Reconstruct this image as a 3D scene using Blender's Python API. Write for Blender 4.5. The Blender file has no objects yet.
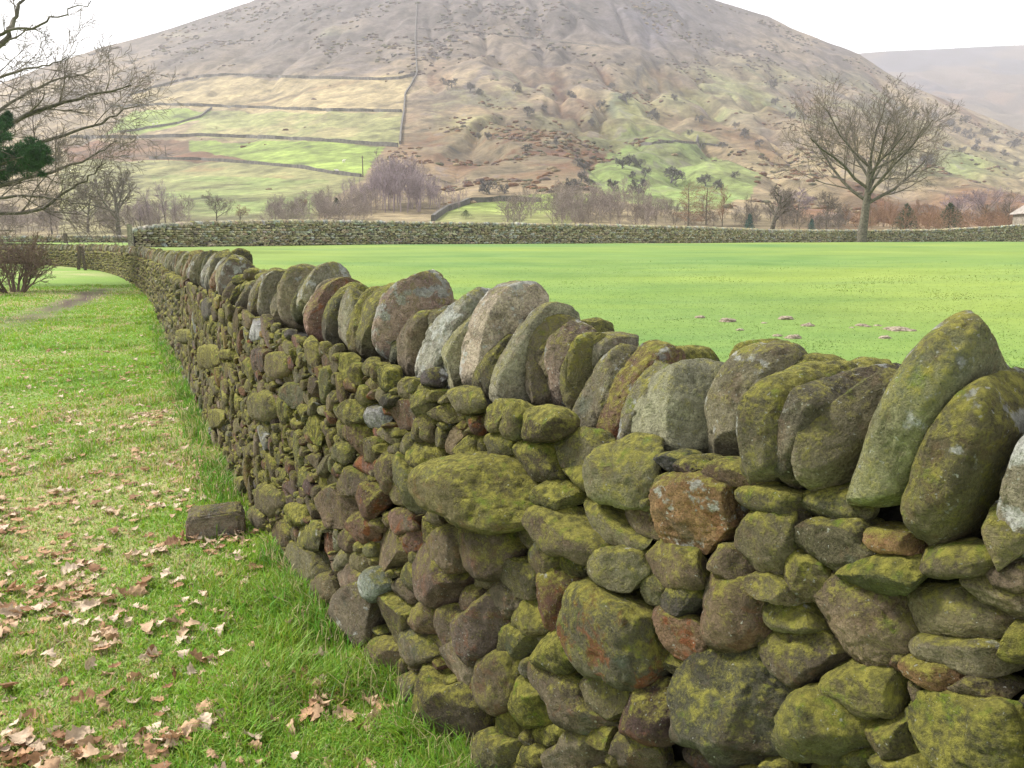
import bpy, math, random
import numpy as np
from mathutils import Vector
PI = math.pi
C = bpy.context.scene.collection
SC = bpy.context.scene
rng = np.random.default_rng(7)

# ------------------------------------------------------------------ camera geometry
F, HZ, H = 800.0, 245.0, 1.44
PITCH = math.atan((384 - HZ) / F)
_c, _s = math.cos(PITCH), math.sin(PITCH)
def ray(px, py):
    x = (px - 512) / F; y = (384 - py) / F
    return np.array([x, _c + y * _s, -_s + y * _c])
def at_z(px, py, z):
    d = ray(px, py); return d * ((z - H) / d[2]) + np.array([0, 0, H])
def at_y(px, py, Y):
    d = ray(px, py); return d * (Y / d[1]) + np.array([0, 0, H])
def project(P):
    P = np.asarray(P, float).reshape(-1, 3)
    x, y, z = P[:, 0], P[:, 1], P[:, 2] - H
    dep = y * _c - z * _s; up = y * _s + z * _c
    dep = np.where(np.abs(dep) < 1e-4, 1e-4, dep)
    return 512 + F * x / dep, 384 - F * up / dep, dep

# ------------------------------------------------------------------ numpy noise
def _h(ix, iy, iz, seed):
    n = (ix.astype(np.int64) * 374761393 + iy.astype(np.int64) * 668265263 + iz.astype(np.int64) * 2147483647 + seed * 974634777) & 0xFFFFFFFF
    n = ((n ^ (n >> 13)) * 1274126177) & 0xFFFFFFFF
    n = (n ^ (n >> 16)) & 0xFFFFFFFF
    return n / 4294967295.0
def vnoise(P, seed=0):
    P = np.asarray(P, float)
    i = np.floor(P).astype(np.int64); f = P - i; f = f * f * (3 - 2 * f)
    r = 0
    for dx in (0, 1):
        wx = f[:, 0] if dx else 1 - f[:, 0]
        for dy in (0, 1):
            wy = f[:, 1] if dy else 1 - f[:, 1]
            for dz in (0, 1):
                wz = f[:, 2] if dz else 1 - f[:, 2]
                r = r + wx * wy * wz * _h(i[:, 0] + dx, i[:, 1] + dy, i[:, 2] + dz, seed)
    return r * 2 - 1
def fbm(P, octaves=4, seed=0, gain=0.5):
    r = 0; a = 1.0; t = 0; P = np.asarray(P, float)
    for o in range(octaves):
        r = r + a * vnoise(P * (2.03 ** o) + 17.3 * o, seed + o); t += a; a *= gain
    return r / t
def fbm2(x, y, sc, octaves=4, seed=0, gain=0.5):
    x = np.asarray(x, float); y = np.asarray(y, float)
    P = np.stack([x.ravel() / sc, y.ravel() / sc, np.full(x.size, seed * 0.37)], 1)
    return fbm(P, octaves, seed, gain).reshape(x.shape)
def sstep(a, b, x):
    t = np.clip((x - a) / (b - a), 0, 1); return t * t * (3 - 2 * t)

# ------------------------------------------------------------------ mesh helpers
def make_mesh(name, V, tris=None, quads=None, attrs=None, smooth=True):
    V = np.asarray(V, np.float32)
    tris = np.zeros((0, 3), np.int32) if tris is None else np.asarray(tris, np.int32).reshape(-1, 3)
    quads = np.zeros((0, 4), np.int32) if quads is None else np.asarray(quads, np.int32).reshape(-1, 4)
    me = bpy.data.meshes.new(name)
    me.vertices.add(len(V)); me.vertices.foreach_set('co', V.ravel())
    nl = tris.size + quads.size; npoly = len(tris) + len(quads)
    me.loops.add(nl); me.loops.foreach_set('vertex_index', np.concatenate([tris.ravel(), quads.ravel()]))
    me.polygons.add(npoly)
    st = np.concatenate([np.arange(len(tris)) * 3, tris.size + np.arange(len(quads)) * 4]).astype(np.int32)
    me.polygons.foreach_set('loop_start', st)
    me.polygons.foreach_set('use_smooth', np.full(npoly, smooth))
    for k, arr in (attrs or {}).items():
        arr = np.asarray(arr, np.float32)
        a = me.attributes.new(k, 'FLOAT_COLOR', 'POINT')
        if arr.shape[1] == 3: arr = np.concatenate([arr, np.ones((len(arr), 1), np.float32)], 1)
        a.data.foreach_set('color', arr.ravel())
    me.update(calc_edges=True); me.validate()
    return me
def link(name, me, mat=None, parent=None, loc=(0, 0, 0)):
    o = bpy.data.objects.new(name, me); C.objects.link(o)
    if mat and me and not me.materials: me.materials.append(mat)
    o.location = loc
    if parent: o.parent = parent
    return o
def tag(o, label=None, cat=None, group=None, kind=None):
    if label: o['label'] = label
    if cat: o['category'] = cat
    if group: o['group'] = group
    if kind: o['kind'] = kind
    return o
def empty(name, loc, label, cat, group=None):
    o = bpy.data.objects.new(name, None); C.objects.link(o); o.location = loc
    return tag(o, label, cat, group)
def local_part(name, V, parent, mat, tris=None, quads=None, attrs=None, smooth=True):
    """V in world space; the part's origin sits at its own centre, below its parent (parents are never rotated)"""
    V = np.asarray(V, float); c = (V.min(0) + V.max(0)) / 2
    me = make_mesh(name, V - c, tris, quads, attrs, smooth)
    pl = Vector(parent.location) if parent else Vector((0, 0, 0))
    return link(name, me, mat, parent, Vector(c) - pl)
class Acc:
    def __init__(s): s.V = []; s.T = []; s.Q = []; s.A = {}; s.n = 0
    def add(s, V, T=None, Q=None, **at):
        s.V.append(V)
        if T is not None and len(T): s.T.append(np.asarray(T) + s.n)
        if Q is not None and len(Q): s.Q.append(np.asarray(Q) + s.n)
        for k, v in at.items(): s.A.setdefault(k, []).append(np.broadcast_to(np.asarray(v, float), (len(V), len(v) if np.ndim(v) == 1 else np.shape(v)[1])))
        s.n += len(V)
    def get(s):
        V = np.concatenate(s.V)
        T = np.concatenate(s.T) if s.T else None; Q = np.concatenate(s.Q) if s.Q else None
        return V, T, Q, {k: np.concatenate(v) for k, v in s.A.items()}
_ico = {}
def ico(level):
    if level in _ico: return _ico[level]
    if level == 0:
        t = (1 + 5 ** .5) / 2
        V = np.array([(-1, t, 0), (1, t, 0), (-1, -t, 0), (1, -t, 0), (0, -1, t), (0, 1, t), (0, -1, -t), (0, 1, -t), (t, 0, -1), (t, 0, 1), (-t, 0, -1), (-t, 0, 1)], float)
        T = np.array([(0, 11, 5), (0, 5, 1), (0, 1, 7), (0, 7, 10), (0, 10, 11), (1, 5, 9), (5, 11, 4), (11, 10, 2), (10, 7, 6), (7, 1, 8), (3, 9, 4), (3, 4, 2), (3, 2, 6), (3, 6, 8), (3, 8, 9), (4, 9, 5), (2, 4, 11), (6, 2, 10), (8, 6, 7), (9, 8, 1)])
    else:
        V0, T0 = ico(level - 1); V = list(map(tuple, V0)); cache = {}; T = []
        def mid(a, b):
            k = (a, b) if a < b else (b, a)
            if k not in cache:
                cache[k] = len(V); V.append(tuple((np.array(V[a]) + np.array(V[b])) / 2))
            return cache[k]
        for a, b, c in T0:
            ab, bc, ca = mid(a, b), mid(b, c), mid(c, a)
            T += [(a, ab, ca), (b, bc, ab), (c, ca, bc), (ab, bc, ca)]
        V = np.array(V); T = np.array(T)
    V = V / np.linalg.norm(V, axis=1, keepdims=True)
    _ico[level] = (V, T); return _ico[level]

# ------------------------------------------------------------------ materials
class NT:
    def __init__(s, name, rough=0.9, spec=0.3):
        s.m = bpy.data.materials.new(name); s.m.use_nodes = True; s.t = s.m.node_tree
        s.b = s.t.nodes['Principled BSDF']; s.b.inputs['Roughness'].default_value = rough
        s.b.inputs['Specular IOR Level'].default_value = spec
    def n(s, typ, **kw):
        x = s.t.nodes.new(typ)
        for k, v in kw.items(): setattr(x, k, v)
        return x
    def l(s, a, b): s.t.links.new(a, b)
    def set(s, sock, v):
        if isinstance(v, bpy.types.NodeSocket): s.l(v, sock)
        elif hasattr(sock.default_value, '__len__') and len(sock.default_value) == 4 and len(v) == 3: sock.default_value = (*v, 1)
        else: sock.default_value = v
    def math(s, op, a, b=0.0, c=0.0, clamp=False):
        x = s.n('ShaderNodeMath', operation=op, use_clamp=clamp)
        for i, v in enumerate((a, b, c)): s.set(x.inputs[i], v)
        return x.outputs[0]
    def mix(s, f, a, b, bt='MIX'):
        x = s.n('ShaderNodeMix', data_type='RGBA', blend_type=bt)
        s.set(x.inputs[0], f); s.set(x.inputs[6], a); s.set(x.inputs[7], b); return x.outputs[2]
    def noise(s, vec, scale, detail=5, rough=0.55, dist=0.0):
        x = s.n('ShaderNodeTexNoise'); s.l(vec, x.inputs['Vector'])
        x.inputs['Scale'].default_value = scale; x.inputs['Detail'].default_value = detail
        x.inputs['Roughness'].default_value = rough; x.inputs['Distortion'].default_value = dist
        return x.outputs['Fac']
    def ramp(s, v, a, b):
        x = s.n('ShaderNodeMapRange', interpolation_type='SMOOTHSTEP'); s.set(x.inputs[0], v)
        s.set(x.inputs[1], a); s.set(x.inputs[2], b); return x.outputs[0]
    def attr(s, name):
        x = s.n('ShaderNodeAttribute', attribute_name=name); return x
    def pos(s): return s.n('ShaderNodeNewGeometry')
    def bump(s, h, strength, dist, prev=None):
        x = s.n('ShaderNodeBump'); x.inputs['Strength'].default_value = strength; x.inputs['Distance'].default_value = dist
        s.l(h, x.inputs['Height'])
        if prev is not None: s.l(prev, x.inputs['Normal'])
        return x.outputs[0]
    def color(s, c): s.set(s.b.inputs['Base Color'], c)
    def normal(s, n): s.l(n, s.b.inputs['Normal'])

def stone_material():
    k = NT('mossy_gritstone', 0.92, 0.25)
    g = k.pos(); ti = k.attr('tint'); fx = k.attr('fx')
    sep = k.n('ShaderNodeSeparateColor'); k.l(fx.outputs['Color'], sep.inputs[0])
    moss, lich, rust = sep.outputs
    v = k.n('ShaderNodeVectorMath', operation='ADD'); k.l(g.outputs['Position'], v.inputs[0])
    cmb = k.n('ShaderNodeCombineXYZ')
    for i, m in enumerate((37.0, 91.0, 53.0)): k.l(k.math('MULTIPLY', ti.outputs['Alpha'], m), cmb.inputs[i])
    k.l(cmb.outputs[0], v.inputs[1]); p = v.outputs[0]
    n1 = k.noise(p, 11, 5, 0.6, 0.4); n2 = k.noise(p, 55, 6, 0.65); n3 = k.noise(p, 190, 5, 0.7); n4 = k.noise(p, 17, 4, 0.65, 0.6)
    nz = k.n('ShaderNodeSeparateXYZ'); k.l(g.outputs['Normal'], nz.inputs[0])
    base = k.mix(k.ramp(n1, 0.35, 0.68), k.mix(0.62, ti.outputs['Color'], (0.0, 0.0, 0.0)), ti.outputs['Color'])
    grain = k.math('MULTIPLY_ADD', k.ramp(n3, .25, .75), 1.15, 0.5)
    gc = k.n('ShaderNodeCombineColor'); [k.l(grain, gc.inputs[i]) for i in range(3)]
    base = k.mix(1.0, base, gc.outputs[0], 'MULTIPLY')
    # iron staining
    rm = k.math('MULTIPLY', k.ramp(n4, 0.52, 0.62), rust)
    base = k.mix(rm, base, k.mix(n2, (0.14, 0.042, 0.020), (0.24, 0.10, 0.04)))
    # grey-green algae film
    base = k.mix(k.math('MULTIPLY', k.ramp(k.noise(p, 7, 3), 0.60, 0.74), 0.45), base, (0.085, 0.12, 0.085))
    # moss
    mm = k.math('ADD', k.math('MULTIPLY', n1, 1.0), k.math('ADD', k.math('MULTIPLY', n2, 0.75), k.math('MULTIPLY', n3, .9)))
    mm = k.math('ADD', mm, k.math('MULTIPLY', nz.outputs['Z'], 0.38))
    mm = k.math('ADD', mm, k.math('ADD', k.math('MULTIPLY_ADD', moss, 0.55, -.13), k.math('MULTIPLY_ADD', k.noise(g.outputs['Position'], 1.6, 3), .5, -.25)))
    mk = k.math('MULTIPLY', k.ramp(mm, 1.36, 1.86), 0.92)
    mc = k.mix(k.ramp(n2, 0.3, 0.7), (0.080, 0.080, 0.018), (0.325, 0.305, 0.055))
    mc = k.mix(k.ramp(k.noise(p, 26, 3), 0.55, 0.75), mc, (0.14, 0.20, 0.012))
    col = k.mix(mk, base, mc)
    # crustose lichen patches and specks
    lm = k.ramp(k.math('ADD', k.math('ADD', k.noise(p, 16, 6, 0.62), k.math('MULTIPLY', lich, 0.22)), k.math('MULTIPLY', nz.outputs['Z'], 0.03)), 0.765, 0.83)
    col = k.mix(k.math('MULTIPLY', lm, 0.8), col, k.mix(k.ramp(n2, .3, .7), (0.20, 0.21, 0.18), (0.52, 0.53, 0.50)))
    sp = k.ramp(k.math('ADD', k.noise(p, 120, 3, 0.5), k.math('MULTIPLY', lich, 0.05)), 0.69, 0.74)
    col = k.mix(k.math('MULTIPLY', sp, 0.7), col, (0.36, 0.37, 0.32))
    dk = k.ramp(k.noise(p, 95, 4, 0.6), 0.34, 0.26)
    col = k.mix(k.math('MULTIPLY', dk, 0.65), col, (0.02, 0.018, 0.012))
    k.color(col)
    b0 = k.bump(k.math('MULTIPLY', mk, k.math('MULTIPLY_ADD', n3, .9, .5)), 0.7, 0.012); b1 = k.bump(n2, 0.75, 0.016, b0); b2 = k.bump(n3, 0.8, 0.005, b1)
    k.normal(b2); return k.m

def simple(name, c1, c2, scale, rough=0.9, bump=0.3, bdist=0.01, spec=0.25, detail=6):
    k = NT(name, rough, spec); p = k.pos().outputs['Position']
    n = k.noise(p, scale, detail, 0.6)
    k.color(k.mix(k.ramp(n, 0.3, 0.7), c1, c2))
    if bump: k.normal(k.bump(n, bump, bdist))
    return k.m
def attr_mat(name, attr='tint', scale=30., lo=0.7, hi=1.3, rough=0.9, bump=0.0, bdist=.01, trans=0.0, spec=0.2, detail=5):
    k = NT(name, rough, spec); p = k.pos().outputs['Position']
    n = k.noise(p, scale, detail, 0.65)
    x = k.n('ShaderNodeMapRange'); k.l(n, x.inputs[0]); x.inputs[1].default_value = .25; x.inputs[2].default_value = .75; x.inputs[3].default_value = lo; x.inputs[4].default_value = hi
    gc = k.n('ShaderNodeCombineColor'); [k.l(x.outputs[0], gc.inputs[i]) for i in range(3)]
    col = k.mix(1.0, k.attr(attr).outputs['Color'], gc.outputs[0], 'MULTIPLY')
    k.color(col)
    if bump: k.normal(k.bump(n, bump, bdist))
    if trans:
        t = k.n('ShaderNodeBsdfTranslucent'); k.l(col, t.inputs[0])
        m = k.n('ShaderNodeMixShader'); m.inputs[0].default_value = trans
        out = k.t.nodes['Material Output']
        k.l(k.b.outputs[0], m.inputs[1]); k.l(t.outputs[0], m.inputs[2]); k.l(m.outputs[0], out.inputs['Surface'])
    return k.m

M_STONE = stone_material()
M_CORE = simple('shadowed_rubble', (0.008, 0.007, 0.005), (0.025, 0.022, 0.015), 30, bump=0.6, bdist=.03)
M_BLADE = attr_mat('grass_blades', scale=3.0, lo=0.85, hi=1.15, rough=0.55, trans=0.42, spec=0.3)
M_LEAF = attr_mat('dead_oak_leaf', scale=60, lo=0.6, hi=1.25, rough=0.75, trans=0.2)
M_BARK = simple('grey_bark', (0.06, 0.054, 0.04), (0.16, 0.145, 0.11), 6, bump=.5)
M_TWIG = simple('bare_twigs', (0.10, 0.085, 0.07), (0.21, 0.175, 0.145), 1.0, bump=0)
M_TWIGP = simple('purple_birch_twigs', (0.20, 0.155, 0.165), (0.36, 0.295, 0.31), .4, bump=0)
M_SCRUB = simple('brown_grey_scrub_twigs', (0.17, 0.135, 0.12), (0.31, 0.26, 0.225), .4, bump=0)
M_TWIGR = simple('russet_twigs', (0.17, 0.10, 0.06), (0.31, 0.19, 0.12), .5, bump=0)
M_BIRCHBARK = simple('pale_birch_bark', (0.12, 0.10, 0.09), (0.36, 0.33, 0.31), 3, bump=0)
M_NEEDLE = simple('pine_needles', (0.02, 0.055, 0.022), (0.05, 0.13, 0.04), 2.0, bump=0)
M_SOIL = simple('molehill_soil', (0.15, 0.12, 0.085), (0.33, 0.28, 0.21), 30, bump=.8, bdist=.03)
M_WOOD = simple('weathered_post_wood', (0.05, 0.038, 0.028), (0.16, 0.13, 0.10), 18, bump=.5)
M_POST = simple('pale_gatepost_stone', (0.16, 0.15, 0.11), (0.34, 0.32, 0.25), 12, bump=.4)
M_SLATE = simple('stone_slate_roof', (0.20, 0.18, 0.16), (0.34, 0.31, 0.28), 2.2, bump=.5, bdist=.05)
M_HOUSE = simple('gritstone_house_wall', (0.16, 0.14, 0.11), (0.30, 0.27, 0.22), 3, bump=.4)
M_GLASS = simple('dark_window_glass', (0.02, 0.025, 0.03), (0.04, 0.045, 0.05), 1, 0.15, bump=0, spec=.5)
M_FLEECE = simple('sheep_fleece', (0.55, 0.52, 0.45), (0.72, 0.70, 0.62), 20, bump=.4)
M_HILLWALL = simple('distant_gritstone_wall', (0.06, 0.058, 0.055), (0.14, 0.13, 0.115), .7, bump=0)

# ------------------------------------------------------------------ wall path (plan) and face surface
_pts = np.array([(3.3, -3.1), (2.0, -1.15), (1.2, 0.05), (.52, 1.08), (-.12, 2.05), (-.40, 2.45), (-.75, 3.0), (-1.30, 3.95), (-2.1, 5.54), (-3.54, 8.54), (-5.97, 13.71), (-9.62, 21.33), (-13.96, 29.6), (-19.0, 37.8), (-24.5, 44.0), (-32, 49.0), (-42, 51.5), (-56, 53)])
def _catmull(P, n):
    out = []
    Q = np.vstack([2 * P[0] - P[1], P, 2 * P[-1] - P[-2]])
    for i in range(1, len(Q) - 2):
        p0, p1, p2, p3 = Q[i - 1:i + 3]
        for t in np.arange(n) / n:
            out.append(.5 * ((2 * p1) + (-p0 + p2) * t + (2 * p0 - 5 * p1 + 4 * p2 - p3) * t * t + (-p0 + 3 * p1 - 3 * p2 + p3) * t ** 3))
    out.append(P[-1]); return np.array(out)
_pp = _catmull(_pts, 40)
_sl = np.concatenate([[0], np.cumsum(np.linalg.norm(np.diff(_pp, axis=0), axis=1))])
S_END = _sl[-1]
_ss = np.arange(0, S_END, 0.02)
PX = np.interp(_ss, _sl, _pp[:, 0]); PY = np.interp(_ss, _sl, _pp[:, 1])
_kw = np.exp(-np.linspace(-2, 2, 31) ** 2); _kw /= _kw.sum()
PX = np.convolve(np.pad(PX, 15, 'reflect', reflect_type='odd'), _kw, 'valid'); PY = np.convolve(np.pad(PY, 15, 'reflect', reflect_type='odd'), _kw, 'valid')
TX, TY = np.gradient(PX), np.gradient(PY); _tl = np.hypot(TX, TY); TX /= _tl; TY /= _tl
BAT = 0.085
def path(s): return np.interp(s, _ss, PX), np.interp(s, _ss, PY)
def tang(s): return np.interp(s, _ss, TX), np.interp(s, _ss, TY)
def face(s, z, out=0.0):
    """point of the wall face at arc length s, height z; out > 0 towards the path side"""
    x, y = path(s); tx, ty = tang(s)           # field side is (ty, -tx)
    k = BAT * z - out
    return np.stack([x + ty * k, y - tx * k, z + 0 * x], -1)
def pix_face(px, py, inset=0.0):
    d = ray(px, py); z = 0.6
    for _ in range(5):
        k = BAT * z + inset
        qx, qy = PX + TY * k, PY - TX * k
        cr = d[0] * qy - d[1] * qx
        idx = np.where((np.sign(cr[:-1]) != np.sign(cr[1:])) & (qx[:-1] * d[0] + qy[:-1] * d[1] > 0))[0]
        if len(idx) == 0: return None
        i = idx[0]; f = cr[i] / (cr[i] - cr[i + 1])
        x = qx[i] + f * (qx[i + 1] - qx[i]); y = qy[i] + f * (qy[i + 1] - qy[i])
        t = y / d[1]; z = H + t * d[2]
    return (_ss[i] + f * 0.02, z)
S_Y = lambda y: float(np.interp(y, PY, _ss))
Z0 = lambda s: 0.0
def coping_z(s):
    y = np.interp(s, _ss, PY)
    return np.interp(y, [0, 1.1, 2.3, 3.5, 6, 10, 20, 30, 40, 52], [1.00, 1.01, 1.01, 1.05, 1.06, 1.02, .98, 1.04, 1.14, 1.2])

# terrain heights
def z_left(x, y):
    d = np.hypot(x, y)
    return 0.35 * sstep(25, 60, d) - 2.5 * sstep(70, 120, d) + 0.02 * fbm2(x, y, 1.3, 3, 5) * sstep(0, 3, d)
def z_field(x, y):
    d = np.hypot(x, y)
    return 0.3 + 1.6 * (1 - np.exp(-d / 38)) + 0.03 * fbm2(x, y, 4, 3, 9) + .05 * fbm2(x, y, 14, 2, 11)
def side(x, y):
    """signed distance-like value: > 0 on the field side (valid for y inside the path)"""
    s = np.interp(y, PY, _ss); px = np.interp(s, _ss, PX); tx, ty = tang(s)
    return (x - px) * ty
#%%PART2
# ------------------------------------------------------------------ stones
CLS = {  # base colour, moss, lichen, rust
    'g': ((.150, .128, .078), .46, .30, .10), 'y': ((.150, .130, .065), .76, .20, .10), 'o': ((.235, .150, .065), .42, .75, .35),
    'b': ((.135, .103, .068), .38, .25, .25), 'B': ((.115, .095, .07), .36, .15, .10), 'd': ((.070, .062, .055), .18, .30, .05),
    'R': ((.135, .078, .055), .34, .20, 1.0), 'p': ((.092, .066, .054), .14, .35, .35), 'w': ((.17, .17, .15), .12, .85, .0),
    'c': ((.190, .170, .120), .26, .62, .12), 'k': ((.120, .110, .070), .42, .40, .10), 'm': ((.165, .150, .085), .52, .55, .15)}
def shape_stone(sc, zc, M, R, D, off, level, seed, box=0.75, dbox=0.8, facets=5, rough=1.0, yaw=0.0, swap=False, lean=0.0):
    """a rounded, faceted boulder. M: 2x2 in-plane axes (s, z) ; R(theta) radius multiplier in the unit disk or None;
    D half depth; off: centre offset outward"""
    r = np.random.default_rng(seed)
    U, T = ico(level)
    rho = np.hypot(U[:, 0], U[:, 1]); th = np.arctan2(U[:, 1], U[:, 0])
    f = np.where(rho > 1e-6, rho ** box / np.maximum(rho, 1e-6), 0)
    p = U[:, 0] * f; q = U[:, 1] * f
    if R is not None:
        k = np.interp(np.mod(th, 2 * PI), np.linspace(0, 2 * PI, len(R) + 1), np.append(R, R[0]))
        p, q = p * k, q * k
    else:
        e = 2.5; k = 1 / np.maximum((np.abs(np.cos(th)) ** e + np.abs(np.sin(th)) ** e) ** (1 / e), 1e-6)
        p, q = p * k, q * k
    a = M[0, 0] * p + M[0, 1] * q; b = M[1, 0] * p + M[1, 1] * q
    c = np.sign(U[:, 2]) * np.abs(U[:, 2]) ** dbox * D
    P = np.stack([a, b, c], 1)
    size = math.sqrt(abs(np.linalg.det(M)))
    S = np.array([size, size, max(D, size * .5)])
    for _ in range(facets):                       # broken, split faces
        n = r.normal(size=3) * (1, 1, 1.2); n /= np.linalg.norm(n)
        h = (P / S) @ n; lim = h.max() * r.uniform(.55, .84)
        ex = np.maximum(h - lim, 0); P = P - (ex * r.uniform(.7, .95))[:, None] * n * S
    pq = P[:, :2] @ np.linalg.inv(M).T; ex = np.abs(pq).max(0) if R is None else np.array([1.0, 1.0]) * max(.82, 1 - .03 * facets)
    P[:, :2] = (pq / np.clip(ex, .5, 1)) @ M.T
    o = r.uniform(0, 99, 3)
    nrm = P / (np.linalg.norm(P, axis=1, keepdims=True) + 1e-9)
    dsp = fbm(P / (size * 1.1) + o, 2, seed % 97) * .13 * size + fbm(P / (size * .38) + o, 3, 5) * .055 * size * rough
    if seed % 5 < 3 and level >= 3:               # bedding planes of the gritstone
        n = r.normal(size=3) * (.5, 1.3, .4); n /= np.linalg.norm(n); h = (P @ n) / size + .25 * fbm(P / size * 1.3 + o, 2, 6)
        w_ = np.abs(((h * r.uniform(2.2, 4.2)) % 1.0) - .5) * 2; dsp = dsp - .035 * size * np.clip(1 - w_ * 4.5, 0, 1) * (.4 + .9 * np.abs(vnoise(P / size * 1.7 + o, 12)))
    pit = np.clip(fbm(P / (size * .22) + o, 2, 14) - .22, 0, 1); dsp = dsp - pit * .11 * size
    if level >= 4: dsp = dsp + fbm(P / .016 + o, 3, 8, .6) * .0028 * rough
    P = P + nrm * dsp[:, None]
    if swap: P = np.stack([P[:, 2] - lean * P[:, 1], P[:, 1], -P[:, 0]], 1)
    if yaw:
        ca, sa = math.cos(yaw), math.sin(yaw)
        P = np.stack([P[:, 0] * ca + P[:, 2] * sa, P[:, 1], -P[:, 0] * sa + P[:, 2] * ca], 1)
    O = face(sc, zc, off); tx, ty = tang(sc)
    W = np.stack([O[0] + P[:, 0] * tx - P[:, 2] * ty, O[1] + P[:, 0] * ty + P[:, 2] * tx, O[2] + P[:, 1]], 1)
    return W, T[:, ::-1]      # (s, z, outward) is left handed
def stone_attrs(cls, n, r):
    (c, mo, li, ru) = CLS[cls]
    t = np.array(c) * 1.48 * r.uniform(.68, 1.3) * (1 + r.normal(0, .05, 3))
    return np.tile(np.append(t, r.uniform()), (n, 1)), np.tile((np.clip(mo + r.normal(0, .12), 0, 1.1), np.clip(li + r.normal(0, .15), 0, 1), ru, 1), (n, 1))

# stones read off the photograph: (origin x, origin y, zoom) then (cx, cy, half length, half width, angle, class)
HAND = [
 (640, 440, 2.341, """115 175 108 82 5 o;290 140 75 34 10 g;425 162 80 38 5 g;292 240 70 76 0 g;440 248 92 60 5 g;205 82 80 24 12 g;40 62 32 25 0 d;95 70 42 22 0 d;
  30 108 38 18 -40 g;75 290 80 45 25 g;205 288 62 36 15 g;95 380 46 46 10 d;80 450 66 62 20 R;205 400 72 90 -10 b;335 420 78 42 22 g;345 515 85 70 20 b;
  310 350 70 28 25 g;490 430 128 96 38 g;568 318 98 42 3 y;735 285 108 38 -2 g;872 322 64 42 20 g;700 420 132 56 8 g;830 378 112 42 25 g;872 478 56 46 20 y;
  740 505 116 44 12 g;695 555 90 30 22 o;775 590 80 28 15 b;775 685 140 95 15 y;515 590 102 64 14 y;420 680 102 88 10 y;578 698 68 48 12 y;215 632 148 138 25 B;
  36 640 72 70 35 p;130 752 62 55 0 p;600 760 82 24 0 y;585 240 84 30 8 o;905 640 24 44 0 d;490 752 46 26 0 y;930 400 60 60 10 g;960 560 70 60 0 g;960 700 70 80 0 y;
  210 830 90 60 10 b;420 820 90 60 -8 g;620 840 100 60 8 y;820 850 110 70 0 g;980 840 70 60 0 b"""),
 (380, 440, 2.341, """245 118 128 76 14 O;105 38 42 34 20 g;360 50 66 42 20 g;445 30 52 46 15 g;560 82 70 78 0 m;410 125 46 28 14 y;460 95 46 38 22 y;440 217 92 50 35 g;
  535 202 104 34 33 g;580 185 72 34 29 g;255 258 62 60 10 b;340 232 46 28 5 g;335 315 40 56 -12 g;390 270 30 44 8 g;446 290 35 42 -10 y;415 372 52 74 -6 R;
  570 300 66 58 32 g;635 350 40 46 0 g;550 442 98 142 -22 Q;230 325 50 28 12 g;300 366 40 52 -15 b;170 250 46 66 10 b;352 416 52 42 10 y;240 435 50 88 22 p;
  310 470 50 40 0 y;430 487 56 56 20 y;450 602 124 48 43 b;280 565 48 66 8 b;366 615 60 66 -10 Y;530 597 62 58 28 g;635 660 60 76 -24 p;600 722 70 44 30 b;
  185 522 46 62 -22 b;165 440 50 46 -30 b;85 482 34 70 -28 g;100 420 40 58 -5 b;132 312 48 78 -22 b;205 380 34 34 0 b;32 410 45 88 6 g;150 612 112 74 28 g;
  165 565 26 18 10 y;295 670 46 36 20 y;265 725 52 46 0 g;345 746 36 32 0 y;450 732 78 54 -20 g;388 692 50 40 10 y;75 325 25 36 0 g;62 105 45 82 8 g;
  20 80 26 52 0 b;20 255 40 56 0 g;55 200 28 50 -20 R;130 172 35 26 10 g;106 215 26 30 0 y;190 186 42 28 10 d;552 746 30 26 0 y;190 15 50 26 8 g;262 15 40 30 0 g;
  520 690 40 30 30 y;300 800 70 40 0 g;430 830 80 50 10 b;560 830 70 50 -10 g;180 760 50 40 0 g"""),
 (340, 400, 3.49, """120 62 38 46 -8 w;215 52 60 56 0 b;170 126 42 27 25 g;105 175 32 50 8 g;80 232 46 38 32 R;285 100 52 50 -5 g;235 160 22 44 0 g;345 130 30 42 0 g;
  365 40 62 36 12 g;395 152 44 62 -8 b;480 165 42 36 10 y;305 202 66 46 22 g;280 265 48 27 25 y;215 322 55 84 -8 g;110 346 52 72 -28 R;150 512 72 74 0 m;
  70 440 48 66 -12 R;50 42 40 42 0 g;20 182 36 42 0 g;45 280 56 52 10 g;30 490 40 50 10 b;65 570 35 52 0 g;210 680 60 66 -10 g;130 642 46 62 0 w;30 622 50 60 30 b;
  235 480 45 62 -12 R;295 450 32 36 0 y;540 55 70 54 10 g"""),
 (420, 240, 3.49, """155 560 66 44 10 g;245 602 72 60 5 g;345 632 50 72 14 g;435 642 86 64 10 g;525 705 86 60 8 g;250 712 50 50 0 y;110 692 45 56 0 b;85 606 56 34 20 g;20 652 30 60 0 g;30 490 22 42 0 d"""),
 (230, 480, 2.667, """270 75 62 60 10 g;210 155 38 46 0 g;130 150 30 46 0 g;190 232 64 78 16 g;100 50 40 50 0 g;250 290 44 40 0 g;330 360 64 86 8 g;400 482 54 70 0 g;60 112 30 42 0 g;
  180 90 30 32 0 Y;20 22 30 32 0 g;480 560 60 50 0 g"""),
 (120, 240, 3.84, """535 460 44 46 0 p;340 265 20 42 0 d;330 450 52 46 -30 y;410 440 36 20 5 y;232 370 44 28 -5 m;600 480 45 55 10 g;520 350 26 42 0 w;660 600 48 60 0 b;365 685 40 36 0 y;640 640 30 60 0 g;
  545 640 50 60 0 g;650 470 20 36 0 R"""),
]
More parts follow.
